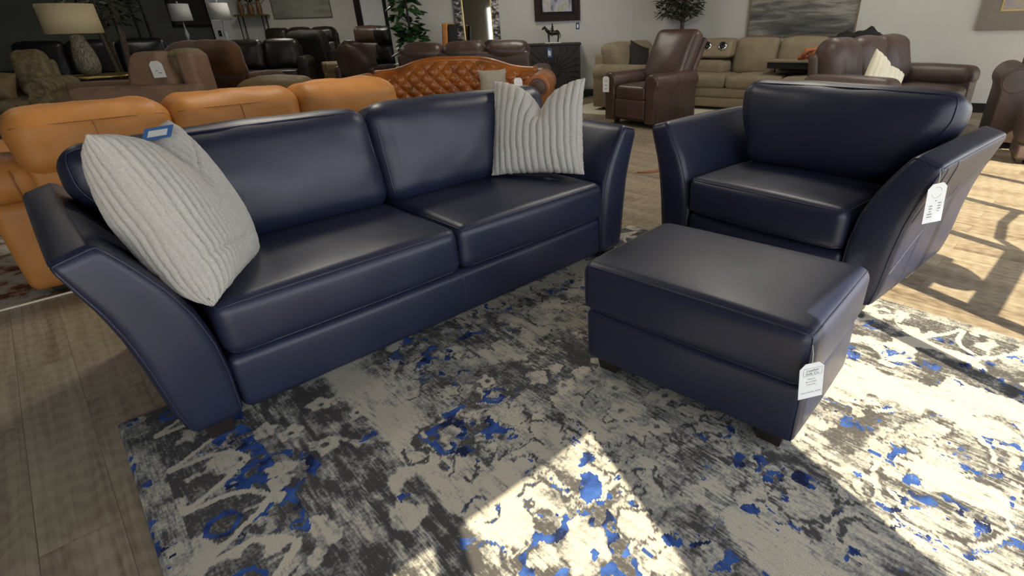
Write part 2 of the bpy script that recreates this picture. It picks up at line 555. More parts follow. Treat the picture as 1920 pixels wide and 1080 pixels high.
def abstract_mat(name, stops, sx=1.0, sz=6.0, off=0.0, scale=2.0):
    """brushed horizontal bands for a landscape canvas"""
    mt, nt, b = newmat(name); L = nt.links
    tc = N(nt, 'ShaderNodeTexCoord')
    mp = N(nt, 'ShaderNodeMapping'); mp.inputs['Scale'].default_value = (sx, 1, sz); mp.inputs['Location'].default_value = (off, off, off)
    L.new(tc.outputs['Object'], mp.inputs[0])
    n1 = N(nt, 'ShaderNodeTexNoise'); n1.inputs['Scale'].default_value = scale; n1.inputs['Detail'].default_value = 8; n1.inputs['Roughness'].default_value = 0.65
    L.new(mp.outputs[0], n1.inputs['Vector'])
    rp = ramp(nt, stops)
    L.new(n1.outputs['Fac'], rp.inputs[0]); L.new(rp.outputs[0], b.inputs['Base Color'])
    b.inputs['Roughness'].default_value = 0.7
    return mt

# ------------------------------------------------------------------ room shell
def slab(name, pts, z0, z1, mt, kind='structure'):
    n = len(pts)
    V = [(p[0], p[1], z0) for p in pts] + [(p[0], p[1], z1) for p in pts]
    F = [tuple(range(n - 1, -1, -1)), tuple(range(n, 2 * n))] + [(i, (i + 1) % n, n + (i + 1) % n, n + i) for i in range(n)]
    o = link(name, mesh_from(V, F, False), mt)
    if kind: o['kind'] = kind
    return o

def wall_seg(name, a, b, z0, z1, mt, t=0.12, side=1):
    """wall whose visible face runs from a to b; it thickens to the outside"""
    a = Vector(a); b = Vector(b)
    d = (b - a).normalized()
    n = Vector((-d.y, d.x)) * side * t
    return slab(name, [a, b, b + n, a + n], z0, z1, mt)

CEIL = 3.2
P1, P2, P3 = (8.05, 5.68), (1.24, 10.55), (-3.10, 10.72)
P4, P5, P6, P7 = (-3.10, 17.2), (-9.75, 17.2), (-12.2, 9.0), (-12.2, -9.4)
P8 = (TV.x * -12 + NV.x * WD, TV.y * -12 + NV.y * WD)
room = [P1, P2, P3, P4, P5, P6, P7, P8]
slab('floor', [(8.3, 5.7), P2, (1.24, 10.7), (-3.0, 10.8), (-3.0, 17.3), (-9.8, 17.3), (-12.3, 9.0), (-12.3, -9.5), P8], -0.10, 0.0, M['floor'])
slab('ceiling', [(8.3, 5.7), (1.24, 10.8), (-3.0, 10.9), (-3.0, 17.4), (-9.9, 17.4), (-12.4, 9.0), (-12.4, -9.6), (P8[0], P8[1] - 0.1)], CEIL, CEIL + 0.1, M['ceil'])
wall_seg('wall_right', P1, P2, 0, CEIL, M['wall'], side=-1)
wall_seg('wall_back', P2, P3, 0, CEIL, M['wall'], side=-1)
wall_seg('wall_return', P3, P4, 0, CEIL, M['wall'], side=-1)
wall_seg('wall_far', P4, P5, 0, CEIL, M['wall'], side=-1)
wall_seg('wall_left', P5, P6, 0, CEIL, M['walldark'], side=-1)
wall_seg('wall_side', P6, P7, 0, CEIL, M['wall'], side=-1)
wall_seg('wall_rear', P7, P8, 0, CEIL, M['wall'], side=-1)
# black baseboards
def baseboard(name, a, b, side):
    a = Vector(a); b = Vector(b); d = (b - a).normalized()
    n = Vector((-d.y, d.x)) * side
    o = slab(name, [a, b, b + n * 0.014, a + n * 0.014], 0, 0.12, M['trimblack'])
baseboard('baseboard_right', P1, P2, 1)
baseboard('baseboard_back', P2, P3, 1)
baseboard('baseboard_far', P4, P5, 1)
baseboard('baseboard_left', P5, P6, 1)

# storefront window wall behind and to the right of the camera
HEAD = 2.49
def wbox(name, s0, s1, z0, z1, t, mt, parent=None, kind=None, y0=0.0):
    V, F = box(s0, s1, -t / 2 + y0, t / 2 + y0, z0, z1)
    o = link(name, mesh_from(V, F, False), mt, parent)
    if parent is None:
        o.location = wall_pt(0); o.rotation_euler = (0, 0, WYAW)
    if kind: o['kind'] = kind
    return o
SW0, SW1 = -6.0, 9.74
hd = wbox('wall_front', -12.0, SW1, HEAD, CEIL, 0.10, M['wall'], kind='structure')
wbox('wall_front_solid', -12.0, SW0, 0, HEAD, 0.10, M['wall'], kind='structure')
wbox('trim_1', 0.08, 0.644, 0.0, HEAD, 0.08, M['alu'], kind='structure')     # wide pier between the windows
def window(i, s0, s1, mull):
    w = thing('window_%d' % i, None, None, wall_pt(0), WYAW)
    w['kind'] = 'structure'
    for s in mull: wbox('mullion', s - 0.032, s + 0.032, 0.05, HEAD, 0.06, M['alu'], w)
    wbox('sill_rail', s0, s1, 0.0, 0.09, 0.07, M['alu'], w)
    return w
window(1, SW0, -0.49, [-5.4, -4.3, -3.2, -2.1, -1.2])
window(2, -0.49, 0.08, [-0.49])
window(3, 0.644, 2.12, [1.60])
d1 = thing('door_1', None, None, wall_pt(0), WYAW); d1['kind'] = 'structure'
for s in (2.145, 3.09): wbox('door_stile', s - 0.035, s + 0.035, 0.02, HEAD, 0.055, M['alu'], d1)
wbox('push_rail', 2.18, 3.055, 1.66, 1.74, 0.05, M['alu'], d1)
wbox('door_rail', 2.18, 3.055, 0.02, 0.16, 0.05, M['alu'], d1)
wbox('closer_arm', 2.18, 2.66, 1.96, 2.03, 0.05, M['alu'], d1)
a_ = Acc(); V, F = lathe([(0.002, -0.003), (0.17, -0.003), (0.17, 0.003), (0.002, 0.003)], 40)
a_.add(([(v[0] + 2.44, v[2], v[1] + 1.92) for v in V], F)).build('door_shadow_disc', M['greyink'], d1)  # unseen disc, added to cast the oval shadow on the floor
w4 = window(4, 3.09, SW1, [3.90, 4.72, 5.54, 6.36, 7.18, 8.0, 8.82])
Acc().add(tube([(3.10, 0, 1.68), (3.22, 0.0, 1.82), (3.55, 0, 1.86), (3.90, 0, 1.84)], 0.022, 8)).build('pull_handle', M['alu'], w4)
# pavement outside
V, F = box(-20, 20, 0.05, 24, -0.16, -0.06)
pv = link('pavement', mesh_from([(v[0], -v[1], v[2]) for v in V], F, False), M['asphalt'])
pv.location = wall_pt(0); pv.rotation_euler = (0, 0, WYAW); pv['kind'] = 'structure'

# ceiling light panels (the shop's own lights)
def ceiling_panel(x, y, w=0.0):
    t = thing('ceiling_light', 'recessed square ceiling light panel above the showroom', 'ceiling light', (x, y, CEIL), 0, 'showroom ceiling lights')
    Acc().add(box(-0.32, 0.32, -0.32, 0.32, -0.03, -0.004)).build('light_frame', M['column'], t, smooth=False)
    l = bpy.data.lights.new('panel_lamp', 'AREA'); l.shape = 'SQUARE'; l.size = 0.58; l.energy = w; l.color = (1.0, 0.93, 0.80)
    lo = bpy.data.objects.new('panel_lamp', l); COL.objects.link(lo); lo.parent = t; lo.location = (0, 0, -0.05)
for x, y, w in ((-7.0, 14.6, 26), (-4.8, 13.4, 26), (-8.6, 10.6, 10), (-4.6, 9.2, 14), (-0.6, 8.6, 26), (3.4, 7.0, 24), (-1.8, 4.0, 34), (1.4, 4.6, 34), (-5.4, 4.6, 10)):
    ceiling_panel(x, y, w)

# ------------------------------------------------------------------ rugs
RUG_A = (-1.604, 1.464); RUG_TH = R(43.3)
UV_U = (math.cos(RUG_TH), math.sin(RUG_TH)); UV_V = (math.sin(RUG_TH), -math.cos(RUG_TH))
RU, RV = 2.77, 3.55

def vnoise(u, v, seed):
    rs = np.random.RandomState(seed)
    G = rs.rand(64, 64)
    iu, iv = np.floor(u).astype(int), np.floor(v).astype(int)
    fu, fv = u - iu, v - iv
    fu = fu * fu * (3 - 2 * fu); fv = fv * fv * (3 - 2 * fv)
    g = lambda a, b: G[a % 64, b % 64]
    return (g(iu, iv) * (1 - fu) + g(iu + 1, iv) * fu) * (1 - fv) + (g(iu, iv + 1) * (1 - fu) + g(iu + 1, iv + 1) * fu) * fv
def fbm(u, v, f, seed, o=4):
    a, s, t = 0.0, 0.0, 1.0
    for k in range(o):
        a = a + t * vnoise(u * f * 2 ** k + 13.7 * k, v * f * 2 ** k + 5.1 * k, seed + k)
        s += t; t *= 0.55
    return a / s

def sstep(a, b, x):
    t = np.clip((x - a) / (b - a), 0, 1)
    return t * t * (3 - 2 * t)

def rug_fields(U, V):
    """tone 0 (charcoal) .. 1 (cream) and blue 0..1 on the rug"""
    nr = fbm(U, V, 55, 5, 2) - 0.5                      # ragged yarn-scale noise
    nr2 = fbm(U, V, 40, 15, 2) - 0.5
    streak = fbm(U, V * 0.16, 75, 25, 2) - 0.5          # weft dashes, long along v
    wu = U + 0.045 * (fbm(U, V, 7, 3) - 0.5) + 0.030 * nr
    wv = V + 0.045 * (fbm(U, V, 7, 9) - 0.5) + 0.030 * nr2
    lu = U + 0.010 * (fbm(U, V, 9, 13) - 0.5) + 0.011 * nr; lv = V + 0.010 * (fbm(U, V, 9, 19) - 0.5) + 0.011 * nr2
    W_ = RU
    mir = np.minimum(wu, W_ - wu)                      # distance to the nearer long edge
    n1 = fbm(U, V, 3.2, 21); n2 = fbm(U, V, 12, 31); n3 = fbm(U, V, 30, 41, 3); n4 = fbm(U, V, 20, 141, 2)
    blotch = fbm(U, V, 5.5, 51)
    worn = sstep(0.46, 0.58, fbm(U, V, 2.4, 111))       # zones where the weft shows through
    # centre field: light grey with cream and charcoal islands
    T = 0.64 + 0.85 * (n1 - 0.5) + 0.75 * (n2 - 0.5) + 0.40 * (n3 - 0.5)
    T -= 0.40 * sstep(0.55, 0.63, blotch + 0.12 * nr)
    # fine charcoal vines: crest lines of smooth noise
    for f, sd, w in ((5.0, 201, 0.016), (8.5, 221, 0.020), (13.0, 241, 0.026)):
        r_ = np.abs(fbm(wu, wv, f, sd, 2) - 0.5)
        l = (1 - sstep(w * 0.5, w, r_)) * sstep(0.50, 0.56, fbm(U, V, 4.2, sd + 7) + 0.1 * nr)
        T = T * (1 - l) + 0.12 * l
    # small pale buds with dark rims scattered through the field
    bud = fbm(wu, wv, 10.5, 261, 2)
    rim = (1 - sstep(0.012, 0.024, np.abs(bud - 0.66))) * (n4 > 0.42)
    T = np.where(bud > 0.665, 0.80 + 0.9 * (n3 - 0.5), T)
    T = T * (1 - rim) + 0.10 * rim
    B = 0.55 * sstep(0.65, 0.71, fbm(U, V, 9, 61) + 0.10 * nr) * sstep(0.54, 0.60, n4)
    B = np.maximum(B, 0.80 * sstep(0.63, 0.67, fbm(U, V, 24, 161, 2)) * sstep(0.53, 0.60, fbm(U, V, 5, 165)))
    # dark patterned band inside each border
    inner = 0.50 + 0.13 * np.floor(fbm(U * 0 + 3.1, V, 2.3, 71, 1) * 3) + 0.06 * (blotch - 0.5) + 0.05 * nr
    band = sstep(0.24, 0.28, mir) * (1 - sstep(-0.012, 0.012, mir - inner))
    Tb = 0.23 + 0.95 * (n2 - 0.5) + 0.75 * (n3 - 0.5) + 0.75 * sstep(0.62, 0.665, fbm(wu, wv, 9, 281, 2))
    T = T * (1 - band) + Tb * band
    B = np.maximum(B * (1 - band), band * 0.7 * sstep(0.66, 0.72, fbm(U, V, 7, 291) + 0.1 * nr))
    # pale stepped stripe between band and field
    st = sstep(-0.012, 0.012, mir - inner) * (1 - sstep(-0.03, 0.03, mir - inner - 0.15 - 0.12 * (n1 - 0.5) - 0.06 * (n2 - 0.5)))
    T = T * (1 - st) + (0.96 + 0.35 * (n2 - 0.5) + 0.3 * (n3 - 0.5)) * st
    B = B * (1 - st)
    # outermost margin: broken cream and grey
    mg = 1 - sstep(0.085, 0.12, mir)
    T = T * (1 - mg) + (0.60 + 1.5 * (blotch - 0.5) + 1.1 * (n2 - 0.5) + 0.6 * (n3 - 0.5)) * mg
    # leaf arcade along both long edges
    per = 0.2245
    for side in (0, 1):
        x = lu if side == 0 else W_ - lu
        ph = np.mod(lv - 0.402 + (0.0 if side == 0 else 0.06), per) / per      # 0..1 along one leaf
        x0, x1 = 0.085, 0.283
        s = np.clip((x - x0) / (x1 - x0), 0, 1)
        up_ = 0.03 + 0.46 * s ** 4.2
        lo_ = 0.99 - 0.50 * s ** 1.25
        inside = (ph > up_) & (ph < lo_) & (x > x0 - 0.01) & (x < x1)
        dist = np.minimum(np.abs(ph - up_), np.abs(ph - lo_)) * per
        wl_ = np.where(s > 0.8, 0.6, 1.0)
        line = (1 - sstep(0.0070, 0.0110, dist * wl_)) * (x > x0 - 0.005) * (x < x1 + 0.004) * sstep(0.16, 0.26, n3)
        din = np.where(inside, 1.0, 0.0)
        Tin = 0.17 + 0.55 * (n2 - 0.5) + 0.4 * (n3 - 0.5) + 0.7 * sstep(0.60, 0.64, fbm(wu, wv, 13, 81, 2))
        T = T * (1 - din) + Tin * din
        B = B * (1 - din)
        vein = (1 - sstep(0.004, 0.008, np.abs((ph - 0.45) * per - 0.25 * (x - 0.16)))) * din * (x > 0.20) * (n3 > 0.45)
        T = T * (1 - vein) + 0.7 * vein
        sp = (~inside) & (x > 0.175) & (x < 0.335)
        spw = np.where(sp, 1.0, 0.0) * sstep(0.54, 0.60, fbm(U, V, 3.2, 91) + 0.14 * nr + 0.10 * (n4 - 0.5))
        B = np.maximum(B, 0.85 * spw * sstep(0.40, 0.50, n3 + 0.3 * nr))
        cc = np.hypot((x - 0.15), (ph - 0.56) * per) + 0.03 * (n4 - 0.5)
        rg = (1 - sstep(0.007, 0.013, np.abs(cc - 0.034))) * (fbm(U * 0 + 1.7, np.floor((lv - 0.402) / per) * 0.37 + side, 1.0, 101, 1) > 0.45)
        B = np.maximum(B, rg * din)
        T = T * (1 - line) + 1.20 * line
        B = B * (1 - line)
    def flower(u, v, r, pet=6, col=0.95, ctr=0.05, ph=0.0):
        nonlocal T, B
        du, dv = lu - u, lv - v
        d = np.hypot(du, dv); a = np.arctan2(dv, du)
        rr = r * (0.86 + 0.14 * np.cos(pet * a + ph)) * (0.95 + 1.3 * (n4 - 0.5))
        m_ = 1 - sstep(0.85, 1.0, d / rr)
        T = T * (1 - m_) + (col + 0.4 * (n3 - 0.5)) * m_
        c_ = 1 - sstep(0.20, 0.28, d / r)
        T = T * (1 - c_) + ctr * c_
        B = B * (1 - m_)
    def medal(u, v, r, navy=0.5):  # ragged rosette
        nonlocal T, B
        du, dv = wu - u, wv - v
        d = np.hypot(du, dv) / r; a = np.arctan2(dv, du)
        d = d * (1 + 0.06 * np.cos(4 * a + u * 9) + 1.3 * (n4 - 0.5)) + 0.12 * nr
        dark = (1 - sstep(0.95, 1.05, d))
        T = T * (1 - dark) + (0.25 + 0.8 * (n3 - 0.5)) * dark
        B = B * (1 - dark)
        rg = sstep(0.42, 0.50, d) * (1 - sstep(0.80, 0.88, d))
        B = np.maximum(B, 0.95 * rg * sstep(0.42, 0.50, n3 + 0.25 * nr))
        c_ = 1 - sstep(0.36, 0.46, d)
        T = T * (1 - c_) + (0.80 + 1.1 * (n3 - 0.5)) * c_
        B = np.maximum(B, 0.9 * c_ * (fbm(U, V, 26, 171, 2) > 0.63))
        lb = (1 - sstep(0.03, 0.06, np.abs(d - 0.90))) * (n3 > 0.42)
        T = T * (1 - lb) + 0.95 * lb; B = B * (1 - lb)
    def arc(u, v, r, a0, a1, w, blue=0.95):
        nonlocal T, B
        du, dv = wu - u, wv - v
        d = np.hypot(du, dv); a = np.mod(np.arctan2(dv, du) - a0, 2 * math.pi)
        span = a1 - a0
        k = np.clip(a / span, 0, 1)
        ww = w * np.sin(math.pi * np.clip(k, 0.02, 0.98)) ** 0.6 * (0.55 + 0.9 * n4)
        m_ = (np.abs(d - r) < ww) & (a < span) & (n3 + 0.3 * nr > 0.38)
        B = np.where(m_, blue, B)
        if blue < 0.2: T = np.where(m_, 0.15, T)
    def ring(u, v, r, w=0.010, tone=0.08, blue=0.0):
        nonlocal T, B
        du, dv = wu - u, (wv - v) * 0.85
        d = np.hypot(du, dv); a = np.arctan2(dv, du)
        rr = r * (0.92 + 0.06 * np.cos(5 * a + u * 20) + 0.75 * (n4 - 0.5))
        l = (1 - sstep(w * 0.45, w * 0.8, np.abs(d - rr))) * (n3 + 0.25 * nr > 0.44)
        inn = 1 - sstep(0.85, 1.0, d / rr)
        T = T * (1 - inn * 0.8) + (0.84 + 0.7 * (n3 - 0.5)) * inn * 0.8
        T = T * (1 - l) + tone * l
        B = B * (1 - inn) + blue * l
    # named motifs, each where the photograph shows it
    flower(0.475, 0.639, 0.058); flower(0.42, 0.50, 0.045, 5); flower(0.55, 0.42, 0.050, 5); flower(0.345, 0.64, 0.048, 7, ctr=0.8); flower(0.325, 0.70, 0.045, 5, ctr=0.8); flower(0.285, 0.755, 0.03, 4, ctr=0.8)
    flower(0.36, 0.42, 0.045, 5, ctr=0.7); flower(0.62, 0.56, 0.03, 5)
    arc(0.305, 0.672, 0.105, -1.35, 1.45, 0.020)
    medal(0.793, 0.912, 0.115, 0.2); medal(0.799, 1.504, 0.145, 0.7); medal(1.38, 1.72, 0.05, 0.7)
    arc(1.00, 0.985, 0.085, 1.9, 4.1, 0.034); arc(0.90, 1.33, 0.085, 0.0, 1.75, 0.034); arc(1.07, 1.60, 0.11, 1.3, 3.0, 0.020)
    ring(0.831, 1.326, 0.06, blue=0.5); ring(0.66, 0.90, 0.035); ring(0.75, 1.06, 0.045, blue=0.4); ring(0.68, 1.22, 0.05, blue=0.6); ring(0.62, 1.35, 0.04, blue=0.7)
    ring(0.70, 1.45, 0.045); ring(0.95, 1.55, 0.045); ring(1.02, 1.12, 0.06, blue=0.3); ring(1.18, 1.05, 0.06, blue=0.4)
    du, dv = wu - 1.09, wv - 0.78
    e = np.hypot(du / 0.17, dv / 0.11) + 1.1 * (n2 - 0.5) + 0.3 * nr
    k = 1 - sstep(0.9, 1.02, e); T = T * (1 - k) + (0.24 + 0.9 * (n3 - 0.5)) * k
    flower(1.06, 0.74, 0.045, 5); medal(1.02, 0.82, 0.05, 0.3); ring(1.2, 0.85, 0.05, blue=0.4)
    for (u, v) in ((1.24, 0.97), (1.36, 1.12), (1.45, 1.28), (1.28, 1.22), (1.55, 1.4), (1.3, 1.36)):
        flower(u, v, 0.055, 5, 0.92, 0.3)
    # arabesque branches in the right half
    for (u, v, r, a0, a1) in ((1.36, 1.83, 0.12, 0.3, 4.2), (1.33, 2.0, 0.08, 2.6, 6.0), (1.47, 1.97, 0.09, 0.0, 2.6), (1.62, 2.10, 0.17, 1.2, 5.0), (1.86, 2.05, 0.14, 0.2, 3.6), (2.0, 1.75, 0.16, 2.0, 5.6), (1.8, 2.5, 0.2, 0.5, 3.8), (2.15, 2.35, 0.15, 1.5, 4.6)):
        arc(u, v, r, a0, a1, 0.007, 0.62)
        arc(u, v, r - 0.024, a0, a1, 0.012, 0.0)
        du, dv = lu - u, lv - v
        a = np.mod(np.arctan2(dv, du) - a0, 2 * math.pi)
        l = (np.abs(np.hypot(du, dv) - (r - 0.009)) < 0.0065) & (a < (a1 - a0)) & (n3 > 0.38)
        T = np.where(l, 0.97, T); B = np.where(l, 0, B)
    for (u, v, r) in ((1.42, 1.80, 0.045), (1.50, 2.02, 0.055), (2.30, 1.76, 0.055), (2.22, 1.97, 0.05), (2.38, 2.10, 0.05), (1.95, 2.3, 0.06), (1.75, 1.8, 0.05), (1.25, 1.6, 0.04), (0.62, 1.62, 0.05), (0.48, 1.42, 0.05), (0.56, 1.02, 0.05)):
        k = 1 - sstep(0.55, 0.75, np.hypot(wu - u, (wv - v) * 0.8) / (0.85 * r) + 2.4 * (n4 - 0.5) + 0.6 * nr)
        B = np.maximum(B, 0.80 * k * sstep(0.40, 0.52, n3 + 0.4 * nr))
    for (u, v, a_, b_) in ((1.70, 2.12, 0.07, 0.13), (1.95, 1.60, 0.10, 0.2), (1.15, 1.86, 0.08, 0.14), (2.05, 2.05, 0.06, 0.16)):
        k = 1 - sstep(0.85, 1.0, np.hypot((wu - u) / a_, (wv - v) / b_) + 0.8 * (n2 - 0.5) + 0.3 * nr)
        T = T * (1 - k) + 1.0 * k; B = B * (1 - k)
    edge_ = np.clip((np.minimum(U, W_ - U) - 0.26) / 0.08, 0.25, 1)
    T = T + (worn * 0.85 * streak + 0.35 * streak) * edge_
    B = B + 0.35 * streak
    return T, B, band

def make_rug():
    st = 0.006
    nu, nv = int(RU / st) + 1, int(RV / st) + 1
    u = np.linspace(0, RU, nu); v = np.linspace(0, RV, nv)
    U, V = np.meshgrid(u, v, indexing='ij')
    T, B, band = rug_fields(U, V)
    zt = 0.012
    X = U * UV_U[0] + V * UV_V[0]; Y = U * UV_U[1] + V * UV_V[1]
    edge = np.minimum(np.minimum(U, RU - U), np.minimum(V, RV - V))
    Z = zt * sstep(-0.002, 0.012, edge) + 0.001
    co = np.stack([X, Y, Z], -1).reshape(-1, 3)
    ii = np.arange(nu * nv).reshape(nu, nv)
    q = np.stack([ii[:-1, :-1], ii[:-1, 1:], ii[1:, 1:], ii[1:, :-1]], -1).reshape(-1, 4)
    me = bpy.data.meshes.new('rug')
    me.vertices.add(len(co)); me.vertices.foreach_set('co', co.ravel())
    me.loops.add(q.size); me.loops.foreach_set('vertex_index', q[:, ::-1].ravel())
    me.polygons.add(len(q)); me.polygons.foreach_set('loop_start', np.arange(0, q.size, 4))
    me.update(calc_edges=True)
    me.polygons.foreach_set('use_smooth', [True] * len(q))
    uv = np.stack([U, V], -1).reshape(-1, 2)
    at = me.attributes.new('weave', 'FLOAT_COLOR', 'POINT')
    colr = np.zeros((nu * nv, 4)); colr[:, 0] = np.clip(T.ravel(), -0.5, 1.5) * 0.5 + 0.25; colr[:, 1] = np.clip(B.ravel(), 0, 1); colr[:, 3] = 1
    at.data.foreach_set('color', colr.ravel())
    a2 = me.attributes.new('rugpos', 'FLOAT_VECTOR', 'POINT')
    a2.data.foreach_set('vector', np.concatenate([uv, np.zeros((nu * nv, 1))], 1).ravel())
    return me

def rug_mat():
    mt, nt, b = newmat('woven_rug'); L = nt.links
    at = N(nt, 'ShaderNodeAttribute'); at.attribute_name = 'weave'
    ps = N(nt, 'ShaderNodeAttribute'); ps.attribute_name = 'rugpos'
    sp = N(nt, 'ShaderNodeSeparateColor'); L.new(at.outputs['Color'], sp.inputs[0])
    # weft streaks running along v
    mp = N(nt, 'ShaderNodeMapping'); mp.inputs['Scale'].default_value = (150, 17, 1)
    L.new(ps.outputs['Vector'], mp.inputs[0])
    s1 = N(nt, 'ShaderNodeTexNoise'); s1.inputs['Scale'].default_value = 1; s1.inputs['Detail'].default_value = 2
    L.new(mp.outputs[0], s1.inputs['Vector'])
    n1 = N(nt, 'ShaderNodeTexNoise'); n1.inputs['Scale'].default_value = 95; n1.inputs['Detail'].default_value = 3
    L.new(ps.outputs['Vector'], n1.inputs['Vector'])
    n0 = N(nt, 'ShaderNodeTexNoise'); n0.inputs['Scale'].default_value = 2.6; n0.inputs['Detail'].default_value = 2
    L.new(ps.outputs['Vector'], n0.inputs['Vector'])
    wr = N(nt, 'ShaderNodeMapRange'); wr.inputs['From Min'].default_value = 0.40; wr.inputs['From Max'].default_value = 0.62; wr.inputs['To Min'].default_value = 0.30; wr.inputs['To Max'].default_value = 1.1
    L.new(n0.outputs['Fac'], wr.inputs['Value'])
    def math_(op, a, b_):
        n = N(nt, 'ShaderNodeMath', operation=op)
        for i, x in enumerate((a, b_)):
            if isinstance(x, (int, float)): n.inputs[i].default_value = x
            else: L.new(x, n.inputs[i])
        return n.outputs[0]
    tone = math_('MULTIPLY', math_('SUBTRACT', sp.outputs[0], 0.25), 2.0)
    st = math_('MULTIPLY', math_('SUBTRACT', s1.outputs['Fac'], 0.5), wr.outputs[0])
    fi = math_('MULTIPLY', math_('SUBTRACT', n1.outputs['Fac'], 0.5), 1.0)
    tt = math_('ADD', math_('ADD', tone, math_('MULTIPLY', st, 1.5)), fi)
    rp = ramp(nt, [(0.0, (0.070, 0.066, 0.065)), (0.22, (0.095, 0.090, 0.087)), (0.28, (0.155, 0.149, 0.142)), (0.47, (0.215, 0.208, 0.195)), (0.54, (0.30, 0.29, 0.265)), (0.72, (0.365, 0.345, 0.305)), (0.79, (0.47, 0.43, 0.355)), (1.0, (0.52, 0.47, 0.385))])
    L.new(tt, rp.inputs[0])
    bl = math_('ADD', sp.outputs[1], math_('MULTIPLY', math_('ADD', st, fi), 1.15))
    bm = N(nt, 'ShaderNodeMapRange'); bm.inputs['From Min'].default_value = 0.54; bm.inputs['From Max'].default_value = 0.66
    L.new(bl, bm.inputs['Value'])
    n3 = N(nt, 'ShaderNodeTexNoise'); n3.inputs['Scale'].default_value = 16; n3.inputs['Detail'].default_value = 3
    L.new(ps.outputs['Vector'], n3.inputs['Vector'])
    bc = ramp(nt, [(0.38, (0.016, 0.022, 0.060)), (0.48, (0.028, 0.066, 0.23)), (0.72, (0.055, 0.125, 0.38))])
    L.new(n3.outputs['Fac'], bc.inputs[0])
    mx = N(nt, 'ShaderNodeMix', data_type='RGBA'); L.new(bm.outputs[0], mx.inputs['Factor'])
    L.new(rp.outputs[0], mx.inputs['A']); L.new(bc.outputs[0], mx.inputs['B'])
    # pile speckle
    n4 = N(nt, 'ShaderNodeTexNoise'); n4.inputs['Scale'].default_value = 330; n4.inputs['Detail'].default_value = 2
    L.new(ps.outputs['Vector'], n4.inputs['Vector'])
    pv_ = ramp(nt, [(0.3, (0.78, 0.78, 0.78)), (0.7, (1.10, 1.10, 1.10))]); L.new(n4.outputs['Fac'], pv_.inputs[0])
    m2 = N(nt, 'ShaderNodeMix', data_type='RGBA', blend_type='MULTIPLY'); m2.inputs['Factor'].default_value = 1
    L.new(mx.outputs['Result'], m2.inputs['A']); L.new(pv_.outputs[0], m2.inputs['B'])
    L.new(m2.outputs['Result'], b.inputs['Base Color'])
    b.inputs['Roughness'].default_value = 0.95
    b.inputs['Specular IOR Level'].default_value = 0.1
    bp = N(nt, 'ShaderNodeBump'); bp.inputs['Strength'].default_value = 0.5; bp.inputs['Distance'].default_value = 0.003
    L.new(n4.outputs['Fac'], bp.inputs['Height']); L.new(bp.outputs[0], b.inputs['Normal'])
    return mt
rug = link('area_rug', make_rug(), rug_mat())
rug.location = (RUG_A[0], RUG_A[1], 0.0)
tagit(rug, 'distressed cream, grey and cobalt blue patterned rug under the navy seating', 'rug')

# ------------------------------------------------------------------ navy suite
AIN_Z = [0.05, 0.229, 0.345, 0.455, 0.555, 0.647, 0.735]; AIN_X = [-0.003, 0.002, -0.004, -0.027, -0.066, -0.119, -0.178]
AOUT_Z = [0.05, 0.163, 0.332, 0.45, 0.536, 0.627, 0.705]; AOUT_X = [-0.160, -0.184, -0.201, -0.218, -0.238, -0.268, -0.293]

def flared_arm(depth, W=None, wr=0.0, seed=0):
    zb = 0.062
    def f(P):
        w = (P[:, 0] + 0.085) / 0.17            # 0 outer .. 1 inner
        s = P[:, 2] / 0.70
        zi = zb + s * (0.738 - zb); zo = zb + s * (0.706 - zb)
        xi = np.interp(zi, AIN_Z, AIN_X); xo = np.interp(zo, AOUT_Z, AOUT_X)
        Q = P.copy()
        Q[:, 0] = xo + (xi - xo) * w
        Q[:, 2] = zo + (zi - zo) * w
        if W is not None: Q[:, 0] = W - Q[:, 0]
        return Q
    rb = RBox((0.17, depth, 0.70), (0, depth / 2, 0.35), 0.034, (0.006, 0.012, 0.012), f, (5, 10, 18), wr, 5.0, seed, 4)
    return rb

def flip(vf):
    V, F = vf
    return V, [tuple(reversed(q)) for q in F]

def build_arm(parent, depth, W=None, seed=0, outer_seams=False):
    rb = flared_arm(depth, W, 0.0016, seed)
    vf = rb.mesh()
    if W is not None: vf = flip(vf)
    a = Acc().add(vf).build('arm', M['navy'], parent)
    s = Acc()
    k = 0.985
    s.add(tube(rb.path([(-1, -1, -1), (-1, -1, 1), (1, -1, 1), (1, -1, -1)], 24), 0.0034, 6))
    # seam along the upper outer edge and the inner edge of the arm top
    s.add(tube(rb.path([(-1, -0.96, 1), (-1, 0.98, 1)], 18), 0.0028, 6))
    if outer_seams:
        s.add(tube(rb.path([(-1, -0.60, 0.98), (-1, -0.40, 0.2), (-1, -0.44, -0.98)], 14), 0.0026, 6))
        s.add(tube(rb.path([(-1, -0.97, -0.55), (-1, 0.1, 0.45), (-1, 0.98, 0.62)], 14), 0.0026, 6))
        s.add(tube(rb.path([(-1, -0.86, 0.96), (-1, -0.80, 0.60), (-1, -0.92, 0.25)], 10), 0.0026, 6))
    s.build('piping', M['navy_seam'], a)
    return a

def seat_cushion(parent, x0, x1, y0, y1, z0, z1, seed=0, m_='navy', seam='navy_seam', r=0.045, crown=(0.004, 0.008, 0.022), name='seat_cushion'):
    rb = RBox((x1 - x0, y1 - y0, z1 - z0), ((x0 + x1) / 2, (y0 + y1) / 2, (z0 + z1) / 2), r, crown, None, (16, 12, 4), 0.0035, 4.5, seed, 4)
    c = Acc().add(rb.mesh()).build(name, M[m_], parent)
    if seam:
        s = Acc()
        s.add(tube(rb.path([(-1, 0.9, 1), (-1, -1, 1), (1, -1, 1), (1, 0.9, 1)], 18), 0.0035, 6))
        s.add(tube(rb.path([(-1, 0.9, -1), (-1, -1, -1), (1, -1, -1), (1, 0.9, -1)], 18), 0.0035, 6))
        s.build('piping', M[seam], c)
    return c

